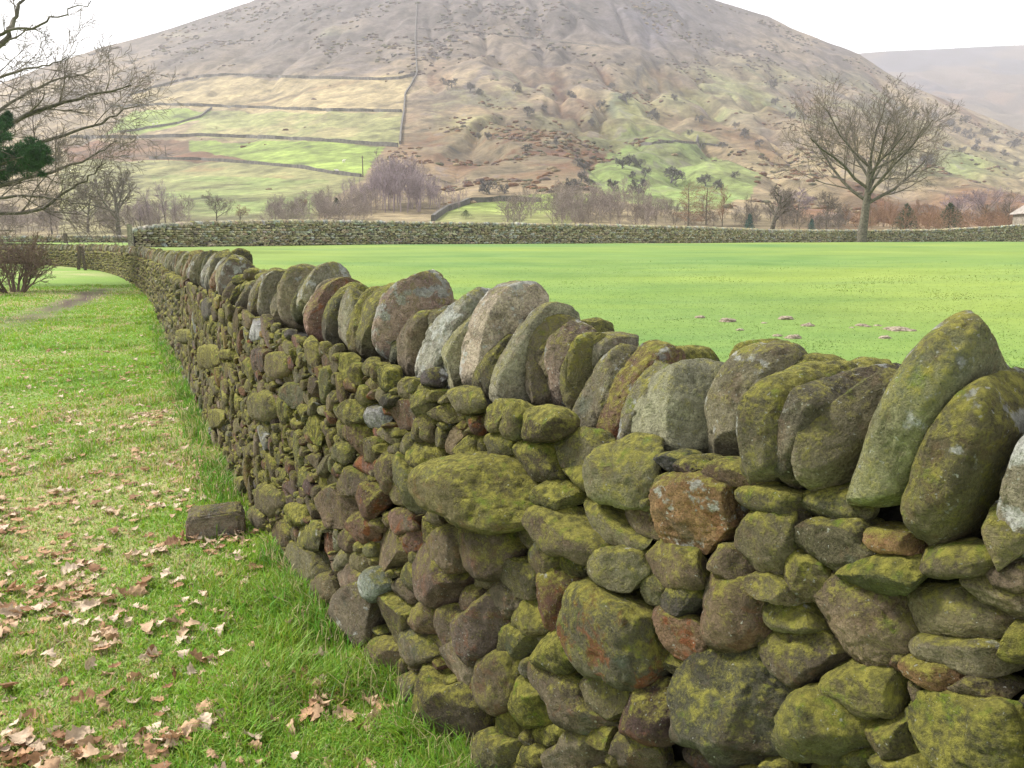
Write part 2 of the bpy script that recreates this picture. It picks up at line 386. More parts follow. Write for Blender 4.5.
CLS['O'] = ((.25, .19, .085), .55, .45, .25); CLS['Q'] = ((.165, .125, .08), .36, .35, .85); CLS['Y'] = ((.16, .15, .05), 1.0, .1, .05)
seeds = []    # (s, z, M, cls, hand)
def px_axes(cx, cy, a, b, ang, ins=0.0):
    pf = lambda u, v: pix_face(u, v, ins)
    c = pf(cx, cy)
    if c is None: return None
    ca, sa = math.cos(ang), math.sin(ang)
    e = 0.5
    A = pf(cx + a * ca * e, cy + a * sa * e); A2 = pf(cx - a * ca * e, cy - a * sa * e)
    B = pf(cx - b * sa * e, cy + b * ca * e); B2 = pf(cx + b * sa * e, cy - b * ca * e)
    if None in (A, A2, B, B2): return None
    M = np.array([[A[0] - A2[0], B[0] - B2[0]], [A[1] - A2[1], B[1] - B2[1]]])
    return c[0], c[1], M
for ox, oy, k, txt in HAND:
    for row in txt.replace('\n', ' ').split(';'):
        cx, cy, a, b, an, cl = row.split()
        r_ = px_axes(ox + float(cx) / k, oy + float(cy) / k, float(a) / k, float(b) / k, math.radians(float(an)))
        if r_ is None: continue
        s, z, M = r_; M = M * (.95 if ox == 640 else .93 if ox == 380 else .85); sz = math.sqrt(abs(np.linalg.det(M)))
        if any(math.hypot(s - q[0], z - q[1]) < .5 * min(sz, math.sqrt(abs(np.linalg.det(q[2])))) for q in seeds): continue
        seeds.append((s, z, M, cl, True))
SA, SB = S_Y(.05), S_Y(9.5)
RES = .006
NS, NZ = int((SB - SA) / RES), int(1.22 / RES); ZB = -.08
gs = SA + (np.arange(NS) + .5) * RES; gz = ZB + (np.arange(NZ) + .5) * RES
best = np.full((NS, NZ), 9.0); lab = np.full((NS, NZ), -1, int)
ctop = coping_z(gs)
def window(s, z, M, k):
    ex = k * np.abs(M).sum(1)
    i0, i1 = int((s - ex[0] - SA) / RES), int((s + ex[0] - SA) / RES) + 2; j0, j1 = int((z - ex[1] - ZB) / RES), int((z + ex[1] - ZB) / RES) + 2
    i0, i1, j0, j1 = max(i0, 0), min(i1, NS), max(j0, 0), min(j1, NZ)
    if i1 <= i0 or j1 <= j0: return None
    D = np.stack(np.meshgrid(gs[i0:i1] - s, gz[j0:j1] - z, indexing='ij'), -1) @ np.linalg.inv(M).T
    d = (np.abs(D[..., 0]) ** 2.3 + np.abs(D[..., 1]) ** 2.3) ** (1 / 2.3)
    return slice(i0, i1), slice(j0, j1), d
def stamp(idx):
    s, z, M, *_ = seeds[idx]
    w = window(s, z, M, 1.5)
    if w is None: return
    a, b, d = w
    m = (d < best[a, b]) & (d < 1.45)
    best[a, b][m] = d[m]; lab[a, b][m] = idx
for i in range(len(seeds)): stamp(i)
# fill the rest of the face with stones of falling size
def size_at(s): return np.interp(s, [S_Y(0), S_Y(1.6), S_Y(2.6), S_Y(3.4), S_Y(9)], [1.3, 1.15, .9, .72, .85])
levels = [(.078, 500), (.062, 1600), (.050, 3500), (.040, 6000), (.031, 9000), (.023, 12000), (.016, 12000)]
for base, tries in levels:
    ss_ = rng.uniform(SA, SB, tries); zz_ = rng.uniform(-.05, 1.08, tries)
    for s, z in zip(ss_, zz_):
        i, j = int((s - SA) / RES), int((z - ZB) / RES)
        if i < 0 or i >= NS or j >= NZ or z > ctop[i] - .01 or best[i, j] < 1.04: continue
        a = base * size_at(s) * rng.uniform(.9, 1.25); b = a * rng.uniform(.5, .9)
        an = rng.normal(.12, .35) if rng.uniform() < .72 else rng.uniform(-1.6, 1.6)
        an = -an
        a *= float(np.interp(s, [S_Y(2.0), S_Y(4.5)], [1, 1.6])); b *= float(np.interp(s, [S_Y(1.8), S_Y(3.6)], [1, .80]))
        M = np.array([[a * math.cos(an), -b * math.sin(an)], [a * math.sin(an), b * math.cos(an)]])
        w = window(s, z, M, 1.0)
        if w is None: continue
        A_, B_, d = w
        ins = d < .84
        if ins.sum() == 0 or (best[A_, B_][ins] < .96).mean() > .05: continue
        u = rng.uniform()
        cl = 'g' if u < .42 else 'y' if u < .56 else 'm' if u < .68 else 'b' if u < .79 else 'R' if u < .87 else 'p' if u < .91 else 'd' if u < .945 else 'b' if u < .985 else 'w' if u < .993 else 'o'
        seeds.append((s, z, M, cl, False)); stamp(len(seeds) - 1)
print('face stones near', len(seeds))
NTH = 40
ths = np.arange(NTH) / NTH * 2 * PI
def outline(idx):
    """radius multipliers of the stone's own cell among its neighbours, in its unit disk"""
    s, z, M, *_ = seeds[idx]
    ks = np.arange(.2, 1.3, .04)
    uv = np.stack([np.outer(ks, np.cos(ths)), np.outer(ks, np.sin(ths))], -1) @ M.T
    i = ((s + uv[..., 0] - SA) / RES).astype(int); j = ((z + uv[..., 1] - ZB) / RES).astype(int)
    ok = (i >= 0) & (i < NS) & (j >= 0) & (j < NZ)
    own = np.where(ok, lab[np.clip(i, 0, NS - 1), np.clip(j, 0, NZ - 1)] == idx, True)
    first = np.where(own.all(0), len(ks) - 1, np.argmin(own, 0))
    R = ks[np.clip(first, 0, len(ks) - 1)]
    R = np.minimum(R, 1.12)
    return .25 * np.roll(R, 1) + .5 * R + .25 * np.roll(R, -1)

wall = empty('dry_stone_wall', (float(path(S_Y(2.05))[0]), float(path(S_Y(2.05))[1]), 0), 'long mossy dry stone wall of rounded boulders with upright coping stones, running from the right foreground along the path', 'wall')
def proj_area(V):
    x, y, d = project(V)
    if (d < .2).any(): return 0
    x0, x1, y0, y1 = np.clip(x.min(), 0, 1024), np.clip(x.max(), 0, 1024), np.clip(y.min(), 0, 768), np.clip(y.max(), 0, 768)
    return (x1 - x0) * (y1 - y0)
built = []
for i, (s, z, M, cl, hand) in enumerate(seeds):
    R = outline(i)
    size = math.sqrt(abs(np.linalg.det(M))) * R.mean()
    if R.mean() < .35: continue
    r = np.random.default_rng(1000 + i)
    c0 = face(s, z); _, _, dep = project(c0); pxs = size * F / max(dep[0], .3)
    lvl = 5 if pxs > 42 else 4 if pxs > 13 else 3 if pxs > 3.5 else 2
    gz_ = float(np.interp(path(s)[1], [1.6, 2.4, 3.2, 6], [1, .85, .55, .40]))   # flatter facework further along
    Dp = min(.13, max(.05, size * r.uniform(.75, 1.1))) * gz_
    off = r.normal(0, .014) * gz_ - Dp * .55 + (.01 if size > .06 else -.005)
    if cl == 'O': Dp, off = .17, -.03          # the big through-stone that juts out
    R = R * .975
    V, T = shape_stone(s, z, M, R, Dp, off, lvl, 1000 + i, box=r.uniform(.5, .75), dbox=r.uniform(.5, .8), facets=r.integers(3, 8), rough=r.uniform(.8, 1.5))
    ta, fa = stone_attrs(cl, len(V), r)
    built.append((proj_area(V), V, T, ta, fa))
# the far part of the wall: coursed rubble, each stone modelled small
acc_face = Acc()
s = SB - .05
far_c = []
zrow = -.04
while zrow < 1.05:
    hgt = rng.uniform(.07, .13); s = SB - .1 + rng.uniform(0, .1)
    while s < S_END - .3:
        ln = rng.uniform(.08, .24)
        if zrow + hgt * .5 < coping_z(s): far_c.append((s + ln / 2, zrow + hgt / 2 + rng.normal(0, .025), ln / 2 * 1.08, hgt / 2 * 1.1))
        s += ln
    zrow += hgt
for k, (s, z, a, b) in enumerate(far_c):
    y = path(s)[1]; lvl = 2 if y < 24 else 1
    r = np.random.default_rng(5000 + k); an = r.normal(-.1, .25)
    M = np.array([[a * math.cos(an), -b * math.sin(an)], [a * math.sin(an), b * math.cos(an)]])
    U, T = ico(lvl); rho = np.hypot(U[:, 0], U[:, 1]); f = np.where(rho > 1e-6, rho ** .7 / np.maximum(rho, 1e-6), 0)
    P = np.stack([M[0, 0] * U[:, 0] * f + M[0, 1] * U[:, 1] * f, M[1, 0] * U[:, 0] * f + M[1, 1] * U[:, 1] * f, U[:, 2] * .08], 1)
    P = P + P * r.uniform(-.13, .13, (len(P), 1))
    O = face(s, z, r.normal(-.05, .018)); tx, ty = tang(s)
    V = np.stack([O[0] + P[:, 0] * tx - P[:, 2] * ty, O[1] + P[:, 0] * ty + P[:, 2] * tx, O[2] + P[:, 1]], 1)
    u = r.uniform(); cl = 'g' if u < .4 else 'm' if u < .62 else 'k' if u < .78 else 'b' if u < .88 else 'c' if u < .95 else 'd'
    ta, fa = stone_attrs(cl, len(V), r)
    acc_face.add(V, T[:, ::-1], tint=ta, fx=fa)
built.sort(key=lambda b: -b[0])
for a, V, T, ta, fa in built[:100]: local_part('face_stone', V, wall, M_STONE, T, None, {'tint': ta, 'fx': fa})
for a, V, T, ta, fa in built[100:]: acc_face.add(V, T, tint=ta, fx=fa)
V, T, Q, A = acc_face.get()
tag(local_part('face_rubble', V, wall, M_STONE, T, Q, A), kind='stuff')

# coping stones read off the photograph: centre, half width, half height, tilt to the right (degrees), class, depth, extra inward offset
COPE = [
 (780, 300, 2.955, """28 385 88 196 2 k;152 372 62 206 17 k;245 400 72 200 21 k;430 380 108 352 26 m;612 470 122 290 27 m;735 640 100 170 28 m;900 520 110 300 24 c;1080 560 110 310 22 m"""),
 (500, 280, 3.413, """108 262 88 182 20 c;215 300 70 172 -12 c;290 330 62 158 -8 m;378 390 50 200 15 c;462 392 62 178 14 r;632 440 132 170 8 h;818 445 64 226 7 c"""),
 (260, 250, 3.838, """-90 190 45 82 24 c;-40 190 42 85 26 k;12 180 45 90 24 c;65 180 56 95 18 c;165 172 62 112 6 c;237 148 46 104 34 c;275 228 74 122 30 r;378 262 42 128 6 c;430 262 40 134 18 m;
   548 240 88 168 22 l;560 365 44 88 30 k;625 352 36 128 -5 k;742 335 76 184 13 l;815 375 62 180 28 c;918 330 46 198 9 c;965 440 40 122 16 k"""),
]
CLS['r'] = ((.20, .145, .10), .30, .35, .8); CLS['h'] = ((.155, .145, .100), .14, .45, .0); CLS['l'] = ((.205, .19, .145), .2, 1.0, .1)
cop = []
smax = 0
for ox, oy, k, txt in COPE:
    for n, row in enumerate(txt.replace('\n', ' ').split(';')):
        cx, cy, hw, hh, ti, cl = row.split()
        t = math.radians(float(ti))
        if ox == 780:
            r_ = px_axes(ox + float(cx) / k, oy + float(cy) / k, float(hw) / k, float(hh) / k, t, .09)
            if r_ is None: continue
            s, z, M = r_; cop.append((s, z, M, cl, 0.0))
        else:                     # seen along the wall: the slab's broad side (across the wall) is what shows
            ins = .18; r_ = pix_face(ox + float(cx) / k, oy + float(cy) / k, ins)
            if r_ is None: continue
            s, z = r_; O = face(s, z, -ins); mpp = project(O)[2][0] / F; vx, vy = O[0] / math.hypot(O[0], O[1]), O[1] / math.hypot(O[0], O[1])
            tx, ty = tang(s); sphi = abs(tx * vy - ty * vx); cphi = abs(tx * vx + ty * vy)
            th = .105 if cl == 'h' else (.06 if ox == 500 else .085) * (1 + .25 * math.sin(n * 2.3))
            hwm, hhm = max(float(hw) / k * mpp * 1.12 - th * sphi * .35, .05) + (.035 if ox == 260 else .012), float(hh) / k * mpp * 1.13; z -= .012
            M = np.array([[math.cos(t) * hwm / cphi, math.sin(t) * hhm / cphi], [-math.sin(t) * hwm, math.cos(t) * hhm]])
            cop.append((s, z, M, cl, th))
        smax = max(smax, s)
# slabs wedged between the ones above wherever the row has a gap
fill_ = []
srt = sorted([c for c in cop if c[4]], key=lambda c: c[0])
for A_, B_ in zip(srt[:-1], srt[1:]):
    gap = B_[0] - A_[0] - (A_[4] + B_[4]) * .8
    if gap > .03: fill_.append(((A_[0] + B_[0]) / 2, min(A_[1], B_[1]) * .5 + (A_[1] + B_[1]) * .25 - .01, (A_[2] + B_[2]) * .5 * np.array([[1.0], [.97]]), 'k' if gap > .1 else 'c', min(max(gap * .62, .045), .085)))
cop += fill_
# the run beyond: leaning slabs
s = smax + .07
while s < S_END - .2:
    th = rng.uniform(.05, .085); h = rng.uniform(.165, .215); t = rng.normal(.42, .14); dn = rng.uniform(.10, .15)
    z = coping_z(s) + h * math.cos(t) - .045
    cop.append((s, z, np.array([[math.cos(t) * dn, math.sin(t) * h], [-math.sin(t) * dn, math.cos(t) * h]]), rng.choice(list('cccckmlr')), th)); s += th * 2.35
cb = []
for i, (s, z, M, cl, th) in enumerate(cop):
    r = np.random.default_rng(300 + i)
    hw = np.linalg.norm(M[:, 0])
    _, _, dep = project(face(s, z)); pxs = np.linalg.norm(M[:, 1]) * F / max(dep[0], .4)
    lvl = 5 if pxs > 40 else 4 if pxs > 17 else 3 if pxs > 7 else 2
    if th:
        V, T = shape_stone(s, z, M, None, th, -.205 + r.normal(0, .012), lvl, 300 + i, box=r.uniform(.45, .62), dbox=r.uniform(.45, .65), facets=r.integers(3, 7), rough=r.uniform(.8, 1.3), yaw=r.normal(.12, .14), swap=True, lean=r.normal(.22, .1))
    else:
        Dp = r.uniform(.15, .205)
        V, T = shape_stone(s, z, M, None, Dp, .045 - Dp + r.normal(0, .014), lvl, 300 + i, box=r.uniform(.42, .62), dbox=r.uniform(.55, .8), facets=r.integers(2, 6), rough=r.uniform(.8, 1.3), yaw=r.normal(0, .10))
    ta, fa = stone_attrs(cl, len(V), r)
    ta[:, :3] *= 1.18; fa[:, 1] += .12
    cb.append((proj_area(V) if s < 30 else 0, V, T, ta, fa))
# small wedging stones that sit behind the front coping, filling the top of the wall
for k in range(150):
    s = rng.uniform(S_Y(.6), S_Y(6)); r = np.random.default_rng(900 + k)
    a = r.uniform(.045, .08); b = r.uniform(.04, .06); z = coping_z(s) + .05 + r.uniform(0, .12)
    M = np.array([[a, 0], [0, b]])
    V, T = shape_stone(s, z, M, None, .09, -r.uniform(.20, .42), 4 if path(s)[1] < 3 else 3, 900 + k, facets=4)
    ta, fa = stone_attrs(r.choice(list('cmk')), len(V), r); cb.append((proj_area(V) * .5, V, T, ta, fa))
cb.sort(key=lambda b: -b[0])
for a, V, T, ta, fa in cb[:100]: local_part('coping_stone', V, wall, M_STONE, T, None, {'tint': ta, 'fx': fa})
ac = Acc()
for a, V, T, ta, fa in cb[100:]: ac.add(V, T, tint=ta, fx=fa)
V, T, Q, A = ac.get(); tag(local_part('coping_run', V, wall, M_STONE, T, Q, A), kind='stuff')
# rubble heart of the wall: a solid curved core set back behind the stones
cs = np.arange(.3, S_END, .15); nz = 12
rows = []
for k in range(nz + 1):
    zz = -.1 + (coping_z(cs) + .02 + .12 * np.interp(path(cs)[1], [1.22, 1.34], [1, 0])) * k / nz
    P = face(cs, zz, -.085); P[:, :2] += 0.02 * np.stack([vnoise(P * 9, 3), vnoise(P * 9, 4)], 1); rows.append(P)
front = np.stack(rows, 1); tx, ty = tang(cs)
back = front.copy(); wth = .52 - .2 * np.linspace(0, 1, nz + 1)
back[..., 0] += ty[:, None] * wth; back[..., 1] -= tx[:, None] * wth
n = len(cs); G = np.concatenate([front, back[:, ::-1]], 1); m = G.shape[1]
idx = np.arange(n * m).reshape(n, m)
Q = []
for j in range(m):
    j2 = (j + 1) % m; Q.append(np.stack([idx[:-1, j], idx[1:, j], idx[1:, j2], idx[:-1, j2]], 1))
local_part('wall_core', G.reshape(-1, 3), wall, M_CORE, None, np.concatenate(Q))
#%%PART3
# ------------------------------------------------------------------ ground sheets
def grid_quads(n, m, wrap=False):
    idx = np.arange(n * m).reshape(n, m)
    if wrap: idx = np.concatenate([idx, idx[:, :1]], 1)
    return np.stack([idx[:-1, :-1], idx[:-1, 1:], idx[1:, 1:], idx[1:, :-1]], -1).reshape(-1, 4)
MUD = at_z(78, 300, 0)
def wear(x, y):
    """0..1 worn, muddy or brown ground on the path side"""
    m = np.exp(-(((x - MUD[0] + .36 * (y - MUD[1])) / .55) ** 2 + ((y - MUD[1]) / 5.5) ** 2))
    n = fbm2(x, y, 1.1, 4, 21)
    tr = .8 * np.exp(-((x + .56 * y + 1.2 + .5 * np.sin(y * .6)) / .55) ** 2) * sstep(3, 5, y) * sstep(20, 13, y)
    return np.clip(m * 1.25 + n * .5 * (m > .08), 0, 1), np.clip(tr * (.6 + n), 0, 1)
def left_color(x, y):
    n = fbm2(x, y, .55, 4, 31); n2 = fbm2(x, y, 2.4, 3, 33); n3 = fbm2(x, y, .16, 3, 35)
    g = np.stack([.15 + .04 * n, .255 + .04 * n, .04 + 0 * n], -1)
    straw = np.array([.36, .32, .16])
    k = np.clip(sstep(.0, .5, n2 + .5 * n3 + .05)[..., None] * .6, 0, 1)
    c = g * (1 - k) + straw * k
    m, tr = wear(x, y)
    c = c * (1 - .55 * tr[..., None]) + np.array([.16, .12, .065]) * .55 * tr[..., None]
    c = c * (1 - m[..., None]) + np.array([.065, .043, .034]) * m[..., None]
    return np.clip(c, .01, 1)
rad = np.concatenate([[.01], .25 * 1.028 ** np.arange(345)]); az = np.linspace(0, 2 * PI, 361)[:-1]
RR, AA = np.meshgrid(rad, az, indexing='ij'); X, Y = RR * np.sin(AA), RR * np.cos(AA)
Z = z_left(X, Y)
gcol = left_color(X, Y).reshape(-1, 3)
M_GROUND = attr_mat('rough_pasture_soil', scale=26, lo=.5, hi=1.4, bump=.7, bdist=.03, detail=8)
me = make_mesh('ground', np.stack([X, Y, Z], -1).reshape(-1, 3), None, grid_quads(len(rad), 360, True)[:, ::-1], {'tint': gcol})
tag(link('ground', me, M_GROUND), kind='structure')
# the pasture on the far side of the wall
yr = np.concatenate([np.arange(-6, 12, .12), 12 + np.cumsum(.12 * 1.03 ** np.arange(106))])
yr = yr[yr < 110]; ts = np.linspace(0, 1, 240) ** 1.6
xl = np.where(yr < 52.8, np.interp(np.interp(yr, PY, _ss), _ss, PX) + .28 / np.maximum(np.interp(np.interp(yr, PY, _ss), _ss, TY), .4), -62)
xl = np.where(yr < 52.8, xl, -62)
X = xl[:, None] + (130 - xl)[:, None] * ts[None]; Y = np.repeat(yr[:, None], len(ts), 1); Z = z_field(X, Y)
def field_color(x, y):
    n = fbm2(x, y, 1.2, 4, 41); n2 = fbm2(x, y, 7, 3, 43); st = fbm2(x * .35, y * 2.2, 1.5, 3, 45)
    g = np.stack([.136 + .035 * n + .07 * n2 + .04 * st, .208 + .04 * n + .05 * n2 + .04 * st, .042 + .015 * n], -1)
    return np.clip(g, .01, 1)
M_FIELD = attr_mat('grazed_pasture', scale=6, lo=.86, hi=1.13, bump=.35, bdist=.02, detail=8)
Q = grid_quads(len(yr), len(ts))
me = make_mesh('field', np.stack([X, Y, Z], -1).reshape(-1, 3), None, Q, {'tint': field_color(X, Y).reshape(-1, 3)})
tag(link('field', me, M_FIELD), kind='structure')

# ------------------------------------------------------------------ grass blades
def blades(name, x, y, z, h, w, col, lean=.6, seed=0, mat=None):
    r = np.random.default_rng(seed); n = len(x)
    a = r.uniform(0, 2 * PI, n); b = a + r.normal(PI / 2, .5, n)
    dx, dy = np.cos(a) * w / 2, np.sin(a) * w / 2
    ln = np.abs(r.normal(lean, .35, n)) * h; lx, ly = np.cos(b) * ln, np.sin(b) * ln
    B = np.stack([x, y, z], 1); O = np.stack([dx, dy, 0 * dx], 1); Lz = np.stack([lx, ly, 0 * lx], 1); up = np.stack([0 * h, 0 * h, h], 1)
    k = np.sqrt(np.maximum(.25, 1 - .35 * (ln / np.maximum(h, 1e-4)) ** 2))[:, None]
    V = np.stack([B - O, B + O, B + Lz * .35 + up * .6 * k + O * .75, B + Lz * .35 + up * .6 * k - O * .75, B + Lz + up * k * .92], 1).reshape(-1, 3)
    i = np.arange(n)[:, None] * 5
    me = make_mesh(name, V, i + np.array([[3, 2, 4]]), i + np.array([[0, 1, 2, 3]]), {'tint': np.repeat(col, 5, 0)}, smooth=False)
    return tag(link(name, me, mat or M_BLADE), kind='stuff')
def polar(n, d0, d1, a0, a1, p, r):
    u = r.uniform(0, 1, n); d = (d0 ** p + u * (d1 ** p - d0 ** p)) ** (1 / p)
    a = np.radians(r.uniform(a0, a1, n)); return d * np.sin(a), d * np.cos(a), d
r = np.random.default_rng(15)          # longer, ranker grass left ungrazed along the foot of the wall
s_ = S_Y(1.2) + (S_Y(14) - S_Y(1.2)) * r.uniform(0, 1, 16000) ** 1.5; o_ = np.abs(r.normal(0, .09, 16000)) + .0
x, y = path(s_); tx_, ty_ = tang(s_); x = x - ty_ * o_; y = y + tx_ * o_; d = np.hypot(x, y)
nt = fbm2(x, y, .22, 3, 57); keep = r.uniform(0, 1, 16000) < sstep(-.25, .3, nt); x, y, d = x[keep], y[keep], d[keep]; n = len(x)
isd = r.uniform(0, 1, n) < .22
g = np.where(isd[:, None], np.array([.44, .39, .2]), np.stack([.13 + r.uniform(-.04, .05, n), .27 + r.uniform(-.06, .06, n), .03 + 0 * d], 1)) * r.uniform(.8, 1.15, (n, 1))  # darker than the verge blades: contact shade by the wall put into the colour
blades('wall_foot_grass', x, y, z_left(x, y) - .005, r.uniform(.05, .15, n), np.clip(.003 + .0008 * d, .0035, .02), g, .55, 16)
r = np.random.default_rng(11)
x, y, d = polar(620000, 1.5, 32, -46, 12, .35, r)
sd = side(x, y); keep = sd < .05
m, tr = wear(x, y); keep &= r.uniform(0, 1, len(x)) > np.clip(m * 1.3, 0, .97)
keep &= r.uniform(0, 1, len(x)) > tr * .5
x, y, d, sd, tr = x[keep], y[keep], d[keep], sd[keep], tr[keep]
n2 = fbm2(x, y, 2.4, 3, 33); n3 = fbm2(x, y, .16, 3, 35); nt = fbm2(x, y, .28, 3, 51); n5 = fbm2(x, y, .9, 3, 53)
near = np.exp(sd / .25)
h = (.028 + .055 * sstep(-.1, .6, nt) + .035 * near * sstep(-.3, .3, nt)) * r.uniform(.5, 1.35, len(x)) * (1 - .45 * tr)
w = np.clip(.0026 + .0009 * d, .003, .026) * r.uniform(.7, 1.3, len(x))
straw = np.clip(sstep(-.05, .5, n2 + .6 * n3 + .5 * n5 + .02) * .5 + .12, 0, 1)
isd = r.uniform(0, 1, len(x)) < straw
g = np.stack([.205 + .06 * n5 + r.uniform(-.05, .05, len(x)), .335 + .05 * n5 + r.uniform(-.06, .06, len(x)), .024 + r.uniform(0, .018, len(x))], 1)
st = np.stack([.50 + r.uniform(-.1, .1, len(x)), .44 + r.uniform(-.09, .09, len(x)), .23 + r.uniform(-.05, .04, len(x))], 1)
col = np.where(isd[:, None], st, g); h = np.where(isd, h * .75, h)
blades('verge_grass', x, y, z_left(x, y) - .004, h, w, np.clip(col, .01, 1), .75, 12)
x, y, d = polar(150000, 2.2, 24, -26, 42, .5, r)
keep = (side(x, y) > .5) & (r.uniform(0, 1, len(x)) < sstep(26, 9, d)); x, y, d = x[keep], y[keep], d[keep]
n = fbm2(x, y, 1.2, 4, 41); n2 = fbm2(x, y, 7, 3, 43); st = fbm2(x * .35, y * 2.2, 1.5, 3, 45)
g = np.stack([.142 + .035 * n + .07 * n2 + .02 * st + r.uniform(-.02, .02, len(x)), .218 + .03 * n + .03 * n2 + .03 * st + r.uniform(-.02, .02, len(x)), .040 + r.uniform(0, .02, len(x))], 1)
blades('pasture_grass', x, y, z_field(x, y) - .002, (.012 + .022 * sstep(.1, .55, n)) * r.uniform(.6, 1.3, len(x)), np.clip(.003 + .0006 * d, .004, .03), np.clip(g, .01, 1), 1.5, 13)

# ------------------------------------------------------------------ fallen oak leaves
def leaf_mesh(seed):
    r = np.random.default_rng(seed); nr = 15
    t = np.linspace(0, 1, nr); lob = .30 * np.sin(PI * t ** .75) ** .8 * (1 + .32 * np.sin(t * 6.2 * PI + r.uniform(0, 6)) * (t > .12)) + .012
    cols = np.array([-1, -.5, 0, .5, 1])
    X = (t[:, None] - .5) + 0 * cols; Y = lob[:, None] * cols * r.uniform(.85, 1.15)
    cu, tw, cv = r.uniform(-.9, .9), r.uniform(-.8, .8), r.uniform(.3, 1.5) * r.choice([-1, 1])
    Z = cu * (X ** 2) + cv * Y ** 2 + tw * X * Y + .035 * r.normal(size=X.shape) + np.abs(Y) * .12 * r.choice([-1, 1])
    V = np.stack([X, Y, Z - Z.min() * .8], -1).reshape(-1, 3)
    return V, grid_quads(nr, 5)
LT = [(.48, .34, .22), (.40, .24, .135), (.52, .40, .28), (.27, .15, .08), (.54, .43, .32), (.44, .29, .17)]
leaf_meshes = []
for k in range(12):
    V, Q = leaf_mesh(60 + k); rr = np.random.default_rng(k)
    leaf_meshes.append(make_mesh('fallen_leaf', V, None, Q, {'tint': np.tile(np.array(LT[k % 6]) * rr.uniform(.85, 1.15), (len(V), 1))}))
    leaf_meshes[-1].materials.append(M_LEAF)
r = np.random.default_rng(77)
x, y, d = polar(16000, 1.7, 14, -44, 10, .5, r)
cl = fbm2(x, y, .34, 4, 61); cl2 = fbm2(x, y, 1.6, 2, 63)
px_, py_, _ = project(np.stack([x, y, 0 * x], 1))
pr = sstep(.05, .40, cl + .45 * cl2) * .78 + .09
pr = pr * (1 + .8 * sstep(2.5, 5, d)) * (1 - .6 * sstep(8, 13, d))
keep = (side(x, y) < -.03) & (r.uniform(0, 1, len(x)) < np.minimum(pr * 1.7, .85))
x, y, d = x[keep], y[keep], d[keep]
sz = .033 + .050 * r.uniform(0, 1, len(x)) ** 1.6; shows = sz / d; inv = (px_[keep] < -25) | (px_[keep] > 700) | (py_[keep] > 800)
order = np.argsort(-(shows - inv * 9)); print('leaves', len(x), 'in view', int((~inv).sum()))
lacc = Acc(); cnt = 0
for q in order:
    mesh = leaf_meshes[int(r.integers(12))]; rot = (r.normal(0, .45), r.normal(0, .45), r.uniform(0, 2 * PI)); zz = float(z_left(x[q:q + 1], y[q:q + 1])[0]) + r.uniform(-.002, .026)
    if cnt < 290 and not inv[q]:
        o = bpy.data.objects.new('fallen_leaf', mesh); C.objects.link(o); o.location = (x[q], y[q], zz); o.rotation_euler = rot; o.scale = (sz[q],) * 3
        tag(o, 'one of many curled dry brown oak leaves strewn over the grass beside the wall', 'leaf', 'fallen oak leaves on the grass verge'); cnt += 1
    else:
        n = len(mesh.vertices); co = np.empty(n * 3, np.float32); mesh.vertices.foreach_get('co', co); co = co.reshape(-1, 3) * sz[q]
        ca, sa = math.cos(rot[2]), math.sin(rot[2]); co = np.stack([co[:, 0] * ca - co[:, 1] * sa, co[:, 0] * sa + co[:, 1] * ca, co[:, 2]], 1) + (x[q], y[q], zz)
        cc = np.empty(n * 4, np.float32); mesh.attributes['tint'].data.foreach_get('color', cc)
        lacc.add(co, None, grid_quads(15, 5), tint=cc.reshape(-1, 4)[:, :3])
V, T, Q, A = lacc.get(); tag(link('leaf_litter', make_mesh('leaf_litter', V, T, Q, A), M_LEAF), kind='stuff')

# ------------------------------------------------------------------ loose stone block at the foot of the wall
p = at_z(216, 532, 0)
V, T = ico(4)
b = np.sign(V) * np.abs(V) ** .38 * np.array([.135, .10, .085])
b = b + (V * (fbm(V * 2.1, 3, 3) * .02)[:, None]) + (V * (fbm(V * 9, 3, 4) * .006)[:, None])
ca, sa = math.cos(.35), math.sin(.35); b = np.stack([b[:, 0] * ca - b[:, 1] * sa, b[:, 0] * sa + b[:, 1] * ca, b[:, 2]], 1)
rr = np.random.default_rng(5); ta, fa = stone_attrs('b', len(V), rr); fa[:, 1] = .6; fa[:, 0] = .2; ta[:, :3] = (.27, .225, .165); fa[:, 0] = .02
me = make_mesh('stone_block', b, T, None, {'tint': ta, 'fx': fa})
tag(link('stone_block', me, M_STONE, None, (p[0], p[1], .045)), 'squared grey-brown stone block lying in the grass at the foot of the dry stone wall', 'stone')

# molehills in the pasture
def molehill(px, py, wpx, seed, label):
    D = 9.0
    for _ in range(12):
        z = .3 + 1.6 * (1 - math.exp(-D / 38)); q = at_z(px, py, z); D = math.hypot(q[0], q[1])
    V, T = ico(3); k = wpx / 2 * D / F
    P = V * np.array([k, k * .8, k * (.3 if wpx > 20 else .5)]) * (1 + .3 * fbm(V * 1.7 + seed, 3, seed)[:, None] + .18 * vnoise(V * 6 + seed, 3)[:, None])
    me = make_mesh('molehill', P, T); tag(link('molehill', me, M_SOIL, None, (q[0], q[1], z)), label, 'molehill', 'molehills in the pasture')
for i, (a, b, w) in enumerate([(728, 322, 15), (740, 331, 9), (764, 324, 7), (786, 320, 15), (777, 337, 10), (808, 327, 14), (861, 327, 12), (878, 327, 9), (899, 331, 24), (868, 328, 9), (912, 332, 10), (886, 330, 8), (852, 329, 7), (885, 339, 12), (793, 339, 16), (700, 318, 10)]):
    molehill(a, b, w, i + 2, 'long low spread of bare brown soil, the widest molehill in the green pasture' if w == 24 else 'small brown molehill of loose soil among several in the green pasture')

